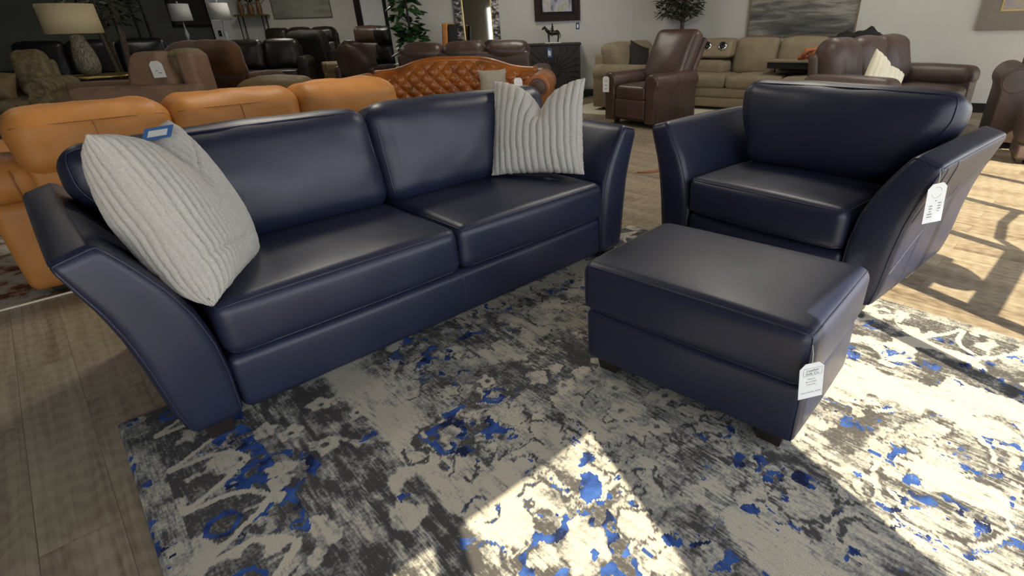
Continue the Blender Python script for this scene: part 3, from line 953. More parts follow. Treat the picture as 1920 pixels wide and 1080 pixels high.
def navy_back(parent, x0, x1, wl, wrr, seed, z0=0.465, z1=0.915, y=0.625, t=0.25, ang=0.20, wr=0.009):
    """back cushion whose upper outer corners spread over the flared arms by wl / wrr"""
    tilt = recline(0.56, 0.47, ang)
    def f(P):
        Q = P.copy()
        k = sstep(0.50, 0.80, Q[:, 2])
        fr = (Q[:, 0] - x0) / (x1 - x0)
        Q[:, 0] += k * (-wl * (1 - fr) + wrr * fr)
        return tilt(Q)
    rb = RBox((x1 - x0, t, z1 - z0), ((x0 + x1) / 2, y, (z0 + z1) / 2), 0.075, (0.01, 0.045, 0.012), f, (22, 6, 16), wr, 4.2, seed, 4)
    c = Acc().add(rb.mesh()).build('back_cushion', M['navy'], parent)
    s = Acc()
    s.add(tube(rb.path([(-1, -0.98, -0.9), (-1, -1, 1), (1, -1, 1), (1, -0.98, -0.9)], 22), 0.0032, 6))
    s.add(tube(rb.path([(-1, 1, -0.2), (-1, 1, 1), (1, 1, 1), (1, 1, -0.2)], 22), 0.0032, 6))
    s.build('piping', M['navy_seam'], c)
    return c

def navy_base(parent, W, depth, mid=True):
    rb = RBox((W, depth, 0.212), (W / 2, depth / 2 + 0.004, 0.066 + 0.106), 0.034, (0, 0.012, 0.0), None, (18, 6, 4), 0.001, 5, 3, 4)
    b = Acc().add(rb.mesh()).build('base_rail', M['navy'], parent)
    if mid:
        s = Acc().add(tube(rb.path([(0, -0.9, 1), (0, -1, 1), (0, -1, -1)], 12), 0.0035, 6))
        s.build('centre_seam', M['navy_seam'], b)

def feet(parent, spots, a=0.042, h=0.072, m_='foot'):
    for x, y in spots:
        Acc().add(taper_box(x, y, 0.0135, h, a * 0.82, a)).build('foot', M[m_], parent, smooth=False)

SOFA_YAW, CH_YAW, OT_YAW = 0.787, -0.8601, -0.7191
W = 1.8352
sofa = thing('sofa', 'long navy blue leather sofa with flared arms and two ribbed grey pillows', 'sofa', (-1.1132, 1.4384, 0), SOFA_YAW)
navy_base(sofa, W, 0.98)
build_arm(sofa, 1.03, None, 1)
build_arm(sofa, 1.03, W, 2)
Acc().add(RBox((W + 0.16, 0.16, 0.62), (W / 2, 0.955, 0.39), 0.04, (0, 0.01, 0.01), None, (10, 3, 6)).mesh()).build('back_frame', M['navy'], sofa)
seat_cushion(sofa, 0.006, W / 2 - 0.003, -0.022, 0.70, 0.283, 0.476, 11)
seat_cushion(sofa, W / 2 + 0.003, W - 0.006, -0.022, 0.70, 0.283, 0.476, 12)
navy_back(sofa, 0.0, W / 2 - 0.004, 0.165, 0.0, 21)
navy_back(sofa, W / 2 + 0.004, W, 0.0, 0.165, 22)
feet(sofa, [(-0.085, 0.055), (W + 0.085, 0.055), (-0.085, 0.93), (W + 0.085, 0.93)])

WC = 0.8442
chair = thing('armchair', 'wide navy blue leather armchair with flared arms behind the matching ottoman', 'armchair', (0.6566, 2.7925, 0), CH_YAW)
navy_base(chair, WC, 0.86, False)
build_arm(chair, 0.90, None, 3)
build_arm(chair, 0.90, WC, 4, True)
Acc().add(RBox((WC + 0.16, 0.14, 0.62), (WC / 2, 0.84, 0.39), 0.04, (0, 0.01, 0.01), None, (8, 3, 6)).mesh()).build('back_frame', M['navy'], chair)
seat_cushion(chair, 0.006, WC - 0.006, -0.022, 0.62, 0.283, 0.476, 13)
navy_back(chair, 0.03, WC, 0.09, 0.17, 23, y=0.545, ang=0.18, z1=0.905, t=0.23, wr=0.006)
feet(chair, [(-0.085, 0.055), (WC + 0.085, 0.055), (-0.085, 0.80), (WC + 0.085, 0.80)])

OW, OD = 0.812, 0.566
ott = thing('ottoman', 'navy blue leather ottoman with a white price tag on its corner', 'ottoman', (0.0406, 1.7206, 0), OT_YAW)
rb = RBox((OW - 0.02, OD - 0.03, 0.212), (OW / 2, OD / 2, 0.063 + 0.106), 0.022, (0.006, 0.006, 0), None, (12, 10, 4), 0.001, 5, 5)
ob = Acc().add(rb.mesh()).build('base', M['navy'], ott)
s_ = Acc()
for sx in (-1, 1): s_.add(tube(rb.path([(sx, -1, 0.98), (sx, -1, -0.98)], 10), 0.003, 6))
s_.build('piping', M['navy_seam'], ob)
rb = RBox((OW, OD, 0.19), (OW / 2, OD / 2, 0.278 + 0.092), 0.04, (0.006, 0.010, 0.014), None, (16, 12, 4), 0.002, 4.5, 31, 4)
oc = Acc().add(rb.mesh()).build('top_cushion', M['navy'], ott)
s_ = Acc()
s_.add(tube(rb.path([(-1, -1, 1), (1, -1, 1), (1, 1, 1), (-1, 1, 1)], 18, True), 0.0035, 6, True))
s_.add(tube(rb.path([(-1, -1, -1), (1, -1, -1), (1, 1, -1), (-1, 1, -1)], 18, True), 0.0035, 6, True))
for sx in (-1, 1): s_.add(tube(rb.path([(sx, -1, 0.9), (sx, -1, -0.9)], 8), 0.0028, 6))
s_.build('piping', M['navy_seam'], oc)
feet(ott, [(0.088, 0.082), (OW - 0.088, 0.082), (0.088, OD - 0.082), (OW - 0.088, OD - 0.082)], 0.045, 0.07)

# ------------------------------------------------------------------ ribbed throw pillows
def pillow_mesh(w=0.5, h=0.5, t=0.085, ribs=15, dip=0.09, nu=170, nv=60, seed=0, wob=0.012, crease=None, tb=None, depth=0.013):
    """plush cushion: front half thickness t, back half tb; ribs run from the top edge to the bottom edge, evenly spaced over the curved surface"""
    tb = tb or t
    def surf(U, Vv, side):
        ed = np.clip((1 - np.abs(U) ** 2.8), 0, 1) ** 0.5 * np.clip((1 - np.abs(Vv) ** 2.8), 0, 1) ** 0.5
        X = U * w / 2 * (1 - 0.085 * (1 - Vv ** 2)) * (1 + 0.015 * np.sin(3 * Vv + seed))
        Z = Vv * h / 2 * (1 - 0.06 * (1 - U ** 2))
        top = sstep(-0.2, 1.0, Vv)
        ch = np.exp(-np.abs((U - 0.06) / 0.36) ** 1.35)
        Z = Z - dip * 1.15 * ch * top
        X = X - 0.10 * w * np.sign(U - 0.06) * ch * top * np.abs(U - 0.06) * 2.2
        th = (t if side < 0 else tb) * ed * (1 - 0.55 * ch * top)
        th = th + wob * (vnoise((U + 3) * 2.2, (Vv + 3) * 2.2, 7 + seed) - 0.5) * ed
        if crease is not None:
            for (cu, cv, cl, ca) in crease:
                d = np.abs((Vv - cv) + ca * (U - cu))
                th = th - 0.016 * np.exp(-(d / 0.035) ** 2) * np.exp(-((U - cu) / cl) ** 2) * ed ** 0.3
        Z = Z + 0.004 * (vnoise((U + 3) * 30, (Vv + 2) * 6, 3) - 0.5)
        X = X + 0.004 * (vnoise((U + 3) * 5, (Vv + 2) * 40, 5) - 0.5)
        return np.stack([X, side * np.maximum(th, 0.003), Z], -1)
    grids = []
    for side in (-1, 1):
        # arc length across the middle gives even ribs and an even grid
        uu = np.linspace(-1, 1, 1201); c0 = surf(uu, np.zeros_like(uu) - 0.2, side)
        L_ = np.concatenate([[0], np.cumsum(np.linalg.norm(np.diff(c0, axis=0), axis=1))]); L_ /= L_[-1]
        us = np.interp(np.linspace(0, 1, nu), L_, uu); vs = np.sin(np.linspace(-1, 1, nv) * math.pi / 2 * 0.8) / math.sin(math.pi / 2 * 0.8)
        U, Vv = np.meshgrid(us, vs, indexing='ij')
        S_ = surf(U, Vv, side)
        a_ = np.gradient(S_, axis=0); b_ = np.gradient(S_, axis=1)
        nrm = np.cross(a_, b_) * (-side) * -1
        nrm /= np.maximum(np.linalg.norm(nrm, axis=-1, keepdims=True), 1e-9)
        nrm *= np.where((nrm[..., 1:2] * side) < 0, -1, 1)
        top = sstep(-0.2, 1.0, Vv); ch = np.exp(-np.abs((U - 0.06) / 0.36) ** 1.35)
        ar = np.interp(U, uu, L_) + 0.018 * np.sin(2.2 * Vv + seed) + 0.03 * ch * top * np.sign(U - 0.06) + 0.01 * (vnoise((U + 2) * 3, (Vv + 2) * 3, 31 + seed) - 0.5)
        rib = np.abs(np.sin(math.pi * ar * ribs)) ** 0.5
        rim = np.minimum(np.minimum(1 - np.abs(U), 1 - np.abs(Vv)) * 9, 1)
        S_ = S_ + nrm * (depth * (rib - 0.5) * (0.25 + 0.75 * rim))[..., None]
        grids.append(S_)
    F = []
    n = nu * nv
    V = np.concatenate([grids[0].reshape(-1, 3), grids[1].reshape(-1, 3)])
    ii = np.arange(n).reshape(nu, nv)
    for i in range(nu - 1):
        for j in range(nv - 1):
            a, b, c, d = ii[i, j], ii[i + 1, j], ii[i + 1, j + 1], ii[i, j + 1]
            F.append((a, b, c, d)); F.append((n + a, n + d, n + c, n + b))
    for i in range(nu - 1):
        F.append((ii[i, 0], n + ii[i, 0], n + ii[i + 1, 0], ii[i + 1, 0]))
        F.append((ii[i, nv - 1], ii[i + 1, nv - 1], n + ii[i + 1, nv - 1], n + ii[i, nv - 1]))
    for j in range(nv - 1):
        F.append((ii[0, j], ii[0, j + 1], n + ii[0, j + 1], n + ii[0, j]))
        F.append((ii[nu - 1, j], n + ii[nu - 1, j], n + ii[nu - 1, j + 1], ii[nu - 1, j + 1]))
    return mesh_from(V, F)

def in_sofa(v):
    c, s = math.cos(SOFA_YAW), math.sin(SOFA_YAW)
    return Vector((-1.1132 + c * v[0] - s * v[1], 1.4384 + s * v[0] + c * v[1], v[2]))
def rotvec(w):
    w = Vector(w); a = w.length
    return Matrix.Rotation(a, 3, w.normalized())
def pillow(name, label, c_loc, rv, me):
    o = link(name, me, M['plush'])
    R_ = Matrix.Rotation(SOFA_YAW, 3, 'Z') @ rotvec(rv)
    m_ = R_.to_4x4(); m_.translation = in_sofa(c_loc)
    o.matrix_world = m_
    return tagit(o, label, 'pillow')
pilL = pillow('throw_pillow', 'light grey ribbed plush pillow slumped against the near flared arm, with a blue tag', (0.083, 0.232, 0.725), (-0.296, -0.081, 1.047),
       pillow_mesh(0.52, 0.53, 0.105, 23, 0.075, seed=1, tb=0.17, depth=0.014, nu=230, crease=[(-0.3, -0.55, 0.6, 0.1), (0.5, 0.62, 0.4, -0.5)]))
pilR = pillow('throw_pillow', 'light grey ribbed plush pillow standing upright with a deep V dent in its top', (1.715, 0.340, 0.735), (-0.409, 0.188, -0.911),
       pillow_mesh(0.505, 0.50, 0.085, 15, 0.125, seed=2, crease=[(0.85, -0.22, 0.25, 0.0)]))
pilR.name = 'throw_pillow'

# ------------------------------------------------------------------ price tags
def text(body, size, mt, parent, loc, align='CENTER', sx=1.0):
    cu = bpy.data.curves.new('lettering', 'FONT')
    cu.body = body; cu.size = size; cu.align_x = align; cu.align_y = 'CENTER'
    cu.resolution_u = 2
    cu.materials.append(mt)
    tmp = bpy.data.objects.new('lettering_curve', cu)
    COL.objects.link(tmp)
    me = bpy.data.meshes.new_from_object(tmp.evaluated_get(bpy.context.evaluated_depsgraph_get()))
    bpy.data.objects.remove(tmp, do_unlink=True)
    me.materials.clear(); me.materials.append(mt)
    o = bpy.data.objects.new('lettering', me)
    COL.objects.link(o)
    o.parent = parent
    o.location = loc
    o.rotation_euler = (R(90), 0, 0)
    o.scale = (sx, 1, 1)
    return o

def card_mesh(w, h, ch=0.22, t=0.0012, bend=0.0):
    """hang tag, origin at the top centre, facing -y"""
    c = ch * w
    out = [(-w / 2, -h), (w / 2, -h), (w / 2, -c), (w / 2 - c, 0), (-w / 2 + c, 0), (-w / 2, -c)]
    n = len(out)
    f = lambda x: bend * (x / (w / 2)) ** 2
    V = [(x, -t / 2 + f(x), z) for x, z in out] + [(x, t / 2 + f(x), z) for x, z in out]
    F = [tuple(range(n)), tuple(range(2 * n - 1, n - 1, -1))] + [(i, n + i, n + (i + 1) % n, (i + 1) % n) for i in range(n)]
    return mesh_from(V, F, False)

def price_tag(label, loc, yaw, w, h, tilt=0.0, roll=0.0, string=0.05, lines=None, logo=None, ch=0.22, mt='paper', inset=None, group=None, pitch=0.0):
    t = thing('price_tag', label, 'price tag', loc, 0, group)
    t.rotation_euler = (pitch, roll, yaw)
    link('card', card_mesh(w, h, ch), M[mt], t)
    if inset:
        Acc().add(box(-w * inset / 2, w * inset / 2, -0.0013, -0.0009, -h * 0.80, -h * 0.28)).build('label', M['paper'], t, smooth=False)
    if string:
        Acc().add(tube([(0, 0.0, -0.004), (0.002, 0.002, string * 0.5), (0, 0.004, string)], 0.0011, 5)).build('string', M['string'], t)
    if logo == 'box':
        bx = [(-0.34 * w, -0.0011, -0.135 * h), (0.42 * w, -0.0011, -0.135 * h), (0.42 * w, -0.0011, -0.345 * h), (-0.34 * w, -0.0011, -0.345 * h)]
        Acc().add(tube(bx, 0.0004, 4, True)).build('logo', M['greyink'], t)
    if logo == 'ring':
        pts = [(0.26 * w * math.cos(a), -0.0010, -0.23 * h + 0.26 * w * math.sin(a)) for a in np.linspace(0.25, 2.2, 14)]
        pt2 = [(0.26 * w * math.cos(a), -0.0010, -0.23 * h + 0.26 * w * math.sin(a)) for a in np.linspace(3.3, 5.9, 18)]
        Acc().add(tube(pts, 0.0005, 4)).add(tube(pt2, 0.0005, 4)).build('logo', M['greyink'], t)
    if lines:
        for (body, size, x, z, al) in lines:
            if body[0] == '#':      # print too small to read in the photograph: short grey strokes
                bw = 0.085 * w * len(body); k = size * w * 0.5
                Acc().add(box(x * w - bw / 2, x * w + bw / 2, -0.0012, -0.0008, z * h - k / 2, z * h + k / 2)).build('print_line', M['greyink'], t, smooth=False)
            else:
                text(body, size * w, M['ink'], t, (x * w, -0.0012, z * h), al)
    return t

# tags on the navy pieces
price_tag('white price tag hanging from the front corner of the navy ottoman', (0.642, 1.166, 0.392), R(8), 0.070, 0.118, roll=-0.13, string=0.055, logo='box', lines=[
    ('Leather', 0.165, 0.04, -0.20, 'CENTER'), ('Sofa Co.', 0.165, 0.04, -0.29, 'CENTER'),
    ('Shown In', 0.085, 0.0, -0.44, 'CENTER'), ('Revel Cobalt', 0.085, 0.0, -0.52, 'CENTER'), ('2 Seat Sofa', 0.085, 0.0, -0.60, 'CENTER'),
    ('Price As Shown', 0.085, -0.12, -0.83, 'CENTER'), ('$1990', 0.085, 0.32, -0.83, 'CENTER')])
price_tag('white price tag with a ring logo hanging on the navy armchair\'s outer arm', (1.382, 1.922, 0.652), R(10), 0.080, 0.155, roll=-0.12, string=0.055, logo='ring', lines=[
    ('#', 0.09, 0.03, -0.44, 'CENTER'),
    ('##', 0.10, -0.20, -0.56, 'CENTER'), ('##', 0.10, -0.20, -0.63, 'CENTER'), ('#', 0.10, -0.20, -0.70, 'CENTER'), ('###', 0.10, -0.20, -0.77, 'CENTER'), ('###', 0.10, -0.20, -0.84, 'CENTER'),
    ('##', 0.10, 0.25, -0.51, 'CENTER'), ('##', 0.10, 0.25, -0.58, 'CENTER'), ('##', 0.10, 0.25, -0.65, 'CENTER'), ('##', 0.10, 0.25, -0.72, 'CENTER'), ('##', 0.10, 0.25, -0.79, 'CENTER')])
_p = Vector((-1.300, 1.772, 0.958))
price_tag('blue card tag with a white label on the slumped ribbed pillow', _p, R(14), 0.085, 0.062, string=0, mt='bluecard', inset=0.66, ch=0.02, pitch=R(-62), roll=R(-6))

# ------------------------------------------------------------------ other seating in the showroom
def roll_profile(aw, h, z0, side, Rr):
    """rolled arm outline in (x,z); inner face at x=0, body to the outside (negative x for side=-1)"""
    pts = [(0, z0), (0, h - 1.9 * Rr)]
    cx, cz = -aw / 2, h - Rr
    for a in np.linspace(R(-35), R(215), 20):
        pts.append((cx + Rr * math.cos(a) * (aw / 2 + 0.015) / Rr if False else cx + Rr * math.cos(a), cz + Rr * math.sin(a)))
    pts += [(-aw + 0.015, h - 1.9 * Rr), (-aw + 0.015, z0)]
    return [(x * (-side), z) for x, z in pts] if side > 0 else pts

def gsofa(name, label, cat, loc, yaw, W, D, m_, arm='roll', aw=0.22, ah=0.62, seat_h=0.46, back_h=0.95, nseat=2, nback=None,
          bt=0.24, lean=0.2, group=None, seat_m=None, back='cushion', z0=0.07, footm='foot', arms='LR', puff=0.03, back_z=None, seam=None, nail=False):
    t = thing(name, label, cat, (loc[0], loc[1], 0), yaw, group)
    mt = M[m_]; sm = M[seat_m or m_]
    xi0 = -W / 2 + (aw if 'L' in arms else 0); xi1 = W / 2 - (aw if 'R' in arms else 0)
    IW = xi1 - xi0
    Acc().add(RBox((IW + 0.02, D - 0.06, seat_h - 0.16 - z0), ((xi0 + xi1) / 2, 0.0, (z0 + seat_h - 0.16) / 2), 0.03, (0, 0.01, 0), None, (8, 4, 3)).mesh()).build('base', mt, t)
    for sd in arms:
        s = -1 if sd == 'L' else 1
        x = xi0 if s < 0 else xi1
        if arm == 'roll':
            prof = roll_profile(aw, ah, z0, -1, min(0.135, aw * 0.56))
            prof = [((px if s < 0 else -px) + x, pz) for px, pz in prof]
            vf = extrude_profile(prof, -D / 2, D / 2 - 0.10, 0.02)
            if s > 0: vf = flip(vf)
            a = Acc().add(vf).build('arm', mt, t)
            cx = x + s * aw / 2; cz = ah - min(0.135, aw * 0.56)
            rr = min(0.135, aw * 0.56) * 0.78
            ring_ = [(cx + rr * math.cos(k), -D / 2 - 0.002, cz + rr * math.sin(k)) for k in np.linspace(0, 2 * math.pi, 25)[:-1]]
            if nail:
                na = Acc()
                for p_ in ring_: na.add(lathe([(0.0005, 0.008), (0.007, 0.004), (0.009, 0)], 8, p_))
                na.build('nailhead_trim', M['bronze'], a)
            else:
                Acc().add(tube(ring_, 0.005, 6, True)).build('piping', mt, a)
        elif arm == 'pad':
            a = Acc().add(RBox((aw, D - 0.04, ah - z0 - 0.10), (x + s * aw / 2, 0, (z0 + ah - 0.10) / 2), 0.04, (0.01, 0.01, 0), None, (4, 8, 5)).mesh()).build('arm', mt, t)
            Acc().add(RBox((aw + 0.05, D - 0.06, 0.20), (x + s * (aw / 2), -0.02, ah - 0.09), 0.09, (0.01, 0.02, 0.02), None, (5, 10, 4), 0.006, 5, 3).mesh()).build('arm_pad', mt, a)
        else:
            Acc().add(RBox((aw, D - 0.02, ah - z0), (x + s * aw / 2, 0, (z0 + ah) / 2), 0.035, (0.01, 0.01, 0.01), None, (4, 8, 6)).mesh()).build('arm', mt, t)
    bz = seat_h if back_z is None else back_z
    tilt = recline(D / 2 - 0.12, seat_h, lean)
    Acc().add(RBox((IW + 0.04, 0.12, back_h - 0.10 - z0), ((xi0 + xi1) / 2, D / 2 - 0.10, (z0 + back_h - 0.10) / 2), 0.05, (0, 0.02, 0), recline(D / 2 - 0.12, z0, lean * 0.5), (8, 3, 6)).mesh()).build('back_frame', mt, t)
    for i in range(nseat):
        a = xi0 + IW * i / nseat; b = xi0 + IW * (i + 1) / nseat
        Acc().add(RBox((b - a - 0.006, D - 0.26, 0.17), ((a + b) / 2, -0.12, seat_h - 0.085), 0.05, (0, 0.01, puff), None, (8, 6, 3), 0.004, 5, i + 3).mesh()).build('seat_cushion', sm, t)
    nb = nback or nseat
    for i in range(nb):
        a = xi0 + IW * i / nb; b = xi0 + IW * (i + 1) / nb
        H = back_h - bz
        if back == 'cushion':
            parts = [(bz - 0.01, back_h, bt, 0.105)]
        elif back == 'head':                       # separate puffy head roll above a lumbar pad
            parts = [(bz - 0.01, bz + H * 0.60, bt * 0.85, 0.08), (bz + H * 0.54, back_h, bt * 1.1, 0.10)]
        else:
            parts = [(bz - 0.01, back_h, bt, 0.05)]
        for k, (za, zb, th, rr) in enumerate(parts):
            rb = RBox((b - a - 0.004, th, zb - za), ((a + b) / 2, D / 2 - 0.22, (za + zb) / 2), rr, (0.010, 0.055, 0.030), tilt, (12, 5, 9), 0.012, 4.5, i * 3 + k + len(name))
            c = Acc().add(rb.mesh()).build('back_cushion' if k == 0 and back != 'head' else ('lumbar_cushion' if k == 0 else 'head_cushion'), sm, t)
            if seam:
                Acc().add(tube(rb.path([(-1, -0.98, -0.8), (-1, -1, 1), (1, -1, 1), (1, -0.98, -0.8)], 12), 0.004, 5)).build('piping', M[seam], c)
    for sx in (-1, 1):
        for sy in (-1, 1):
            Acc().add(taper_box(sx * (W / 2 - 0.09), sy * (D / 2 - 0.12), 0.001, z0 + 0.01, 0.028, 0.036)).build('foot', M[footm], t, smooth=False)
    return t

# camel leather reclining sofa right behind the navy sofa, seen from its back
def camel_sofa():
    c = in_sofa((0.76, 2.40, 0))
    t = thing('reclining_sofa', 'camel orange leather reclining sofa, its back turned to the navy sofa', 'sofa', (c.x, c.y, 0), SOFA_YAW + math.pi)
    mt = M['orange']
    Acc().add(RBox((2.40, 0.98, 0.46), (0, 0, 0.275), 0.05, (0.01, 0.01, 0), None, (14, 6, 5), 0.003, 4, 1).mesh()).build('base', mt, t)
    for s in (-1, 1):
        a = Acc().add(RBox((0.29, 0.94, 0.22), (s * 1.065, -0.01, 0.585), 0.10, (0.02, 0.02, 0.02), None, (6, 12, 5), 0.010, 5, 2 + s).mesh()).build('arm', mt, t)
        Acc().add(tube([(s * 1.065, 0.475, 0.66), (s * 1.065, 0.485, 0.58), (s * 1.065, 0.475, 0.50)], 0.004, 5)).build('seam', M['orange_seam'], a)
    for i in range(3):
        x = -0.685 + 0.685 * i
        p_ = Acc().add(RBox((0.63, 0.12, 0.52), (x, 0.44, 0.62), 0.035, (0, 0.012, 0), None, (8, 3, 6), 0.003, 4, i).mesh()).build('back_panel', mt, t)
        rb = RBox((0.692, 0.34, 0.30), (x, 0.37, 0.760), 0.095, (0.0, 0.02, 0.02), None, (16, 7, 6), 0.013, 5.0, 40 + i, 5)
        h = Acc().add(rb.mesh()).build('head_cushion', mt, t)
        s = Acc()
        s.add(tube(rb.path([(-0.97, 1, 0.62), (0.97, 1, 0.62)], 20), 0.003, 5))
        s.add(tube(rb.path([(0.0, 1, 0.62), (0.0, 1, -0.9)], 10), 0.003, 5))
        s.build('seam', M['orange_seam'], h)
        Acc().add(RBox((0.63, 0.22, 0.34), (x, 0.27, 0.63), 0.08, (0, 0.02, 0), None, (8, 4, 5), 0.008, 5, i).mesh()).build('lumbar_cushion', mt, t)
        Acc().add(RBox((0.63, 0.62, 0.17), (x, -0.17, 0.52), 0.06, (0, 0.01, 0.03), None, (8, 6, 3), 0.006, 5, i).mesh()).build('seat_cushion', mt, t)
    feet(t, [(-1.1, -0.4), (1.1, -0.4), (-1.1, 0.4), (1.1, 0.4)], 0.03, 0.06)
camel_sofa()

def distressed_mat(name, stops, sc=7):
    mt, nt, b = newmat(name); L = nt.links
    tc = N(nt, 'ShaderNodeTexCoord')
    n1 = N(nt, 'ShaderNodeTexNoise'); n1.inputs['Scale'].default_value = sc; n1.inputs['Detail'].default_value = 8; n1.inputs['Roughness'].default_value = 0.7
    L.new(tc.outputs['Object'], n1.inputs['Vector'])
    rp = ramp(nt, stops); L.new(n1.outputs['Fac'], rp.inputs[0]); L.new(rp.outputs[0], b.inputs['Base Color'])
    b.inputs['Roughness'].default_value = 0.95; b.inputs['Specular IOR Level'].default_value = 0.1
    return mt
def flat_rug(name, label, c, yaw, w, d, mt, border=None, t=0.008):
    r = thing(name, label, 'rug', (c[0], c[1], 0), yaw)
    Acc().add(box(-w / 2 + 0.012, w / 2 - 0.012, -d / 2 + 0.012, d / 2 - 0.012, 0.0005, t)).build('pile', mt, r, smooth=False)
    if border:
        b = Acc()
        for x0, x1, y0, y1 in ((-w / 2, w / 2, -d / 2, -d / 2 + 0.012), (-w / 2, w / 2, d / 2 - 0.012, d / 2), (-w / 2, -w / 2 + 0.012, -d / 2 + 0.012, d / 2 - 0.012), (w / 2 - 0.012, w / 2, -d / 2 + 0.012, d / 2 - 0.012)):
            b.add(box(x0, x1, y0, y1, 0.0005, t))
        b.build('binding', border, r, smooth=False)
    return r
_c = in_sofa((-0.70, 3.22, 0))
flat_rug('area_rug', 'rust, cream and charcoal distressed rug under the camel reclining sofa', (_c.x, _c.y), SOFA_YAW, 3.4, 2.6,
         distressed_mat('rust_distressed_rug', [(0.36, (0.05, 0.035, 0.028)), (0.44, (0.20, 0.075, 0.035)), (0.50, (0.36, 0.32, 0.26)), (0.60, (0.44, 0.42, 0.37)), (0.68, (0.10, 0.09, 0.09))], 6), M['cream_cushion'])
flat_rug('area_rug', 'plain cream rug under the beige sectional', (1.75, 8.75), R(-35.6), 3.0, 2.3, mat('cream_rug_pile', (0.62, 0.58, 0.46), 0.95, 0.1, 20, 0.3, 100), None)

# cognac tufted camelback sofa
def chesterfield():
    t = thing('tufted_sofa', 'cognac leather camelback sofa with a deep button tufted back', 'sofa', (-1.30, 6.45, 0), R(-4))
    mt = M['cognac']
    hw = 0.97
    top = lambda x: 0.765 + 0.125 * np.exp(-(x / 0.52) ** 4 * 0.6) - 0.03 * np.clip(np.abs(x) - 0.75, 0, 1)
    nx, nz = 150, 46
    xs = np.linspace(-hw, hw, nx)
    V, F = [], []
    for i, x in enumerate(xs):
        zt = float(top(x))
        for j in range(nz):
            k = j / (nz - 1); z = 0.40 + (zt - 0.40) * k
            zz = z - 0.765
            a = math.sin(math.pi * (x / 0.165 + zz / 0.145)); b_ = math.sin(math.pi * (x / 0.165 - zz / 0.145))
            puff = 0.035 * (abs(a) ** 0.6 * abs(b_) ** 0.6) if 0 < k < 1 else 0.02
            puff *= min(1, max(0, (zt - z) / 0.10))
            y = 0.20 - puff - 0.03 * math.sin(k * math.pi) + 0.10 * k * k
            V.append((x, y, z))
    for i in range(nx - 1):
        for j in range(nz - 1):
            F.append((i * nz + j, (i + 1) * nz + j, (i + 1) * nz + j + 1, i * nz + j + 1))
    acc = Acc().add((V, F))
    b0 = Acc()
    for i in range(11):
        for j in range(-2, 2):
            x = -0.825 + 0.165 * i + (0.0825 if j % 2 else 0); z = 0.765 + 0.0725 * j
            if abs(x) < 0.93 and z < top(x) - 0.03:
                k = (z - 0.40) / (top(x) - 0.40)
                y = 0.20 - 0.03 * math.sin(k * math.pi) + 0.10 * k * k
                acc.add(xf(lathe([(0.0005, 0.010), (0.008, 0.007), (0.012, 0)], 8), (x, y - 0.004, z), (R(90), 0, 0)))
    acc.build('tufted_back', mt, t)
    # rolled top rail and outside back
    pth = [(x, 0.345, float(top(x)) - 0.035) for x in np.linspace(-hw, hw, 40)]
    Acc().add(tube(pth, 0.062, 12)).build('top_roll', mt, t)
    V, F = [], []
    for i, x in enumerate(xs[::5]):
        V += [(x, 0.36, 0.08), (x, 0.37, float(top(x)) - 0.03)]
    for i in range(len(xs[::5]) - 1):
        F.append((2 * i + 2, 2 * i, 2 * i + 1, 2 * i + 3))
    Acc().add((V, F)).build('outside_back', mt, t)
    for s in (-1, 1):
        prof = roll_profile(0.26, 0.76, 0.08, -1, 0.13)
        prof = [((px if s < 0 else -px) + s * 0.93, pz) for px, pz in prof]
        vf = extrude_profile(prof, -0.46, 0.36, 0.02)
        if s > 0: vf = flip(vf)
        a = Acc().add(vf).build('arm', mt, t)
        cx = s * 1.06
        Acc().add(tube([(cx + 0.09 * math.cos(k), -0.462, 0.63 + 0.09 * math.sin(k)) for k in np.linspace(0, 2 * math.pi, 21)[:-1]], 0.006, 6, True)).add(
            xf(lathe([(0.001, 0.012), (0.07, 0.008), (0.088, 0)], 20), (cx, -0.455, 0.63), (R(90), 0, 0))).build('arm_front_scroll', M['brownleather'], a)
    Acc().add(RBox((1.82, 0.80, 0.24), (0, -0.06, 0.20), 0.03, (0, 0.01, 0), None, (8, 4, 3)).mesh()).build('base', mt, t)
    Acc().add(RBox((1.78, 0.64, 0.15), (0, -0.12, 0.39), 0.05, (0, 0.01, 0.02), None, (12, 6, 3), 0.004, 5, 2).mesh()).build('seat_cushion', mt, t)
    feet(t, [(-0.95, -0.38), (0.95, -0.38), (-0.95, 0.28), (0.95, 0.28)], 0.03, 0.09)
chesterfield()

def soft_pillow(name, label, loc, rot, w, h, t, m_, ribs=0, seed=1):
    me = pillow_mesh(w, h, t, max(ribs, 1), 0.02, 60, 40, seed, 0.008) if ribs else None
    if me is None:
        V, F = [], []
        n_ = 26
        g = np.linspace(-1, 1, n_)
        U, V2 = np.meshgrid(g, g, indexing='ij')
        ed = np.clip(1 - np.abs(U) ** 2.4, 0, 1) ** 0.6 * np.clip(1 - np.abs(V2) ** 2.4, 0, 1) ** 0.6
        X = U * w / 2 * (1 - 0.08 * (1 - V2 ** 2)); Z = V2 * h / 2 * (1 - 0.08 * (1 - U ** 2))
        ii = np.arange(n_ * n_).reshape(n_, n_)
        P = []
        for sd in (-1, 1):
            P.append(np.stack([X, sd * np.maximum(t * ed, 0.002), Z], -1).reshape(-1, 3))
        V = np.concatenate(P); k = n_ * n_
        for i in range(n_ - 1):
            for j in range(n_ - 1):
                a, b, c, d = ii[i, j], ii[i + 1, j], ii[i + 1, j + 1], ii[i, j + 1]
                F.append((a, b, c, d)); F.append((k + a, k + d, k + c, k + b))
        me = mesh_from(V, F)
    o = link(name, me, M[m_])
    o.location = loc; o.rotation_euler = rot
    return tagit(o, label, 'pillow')
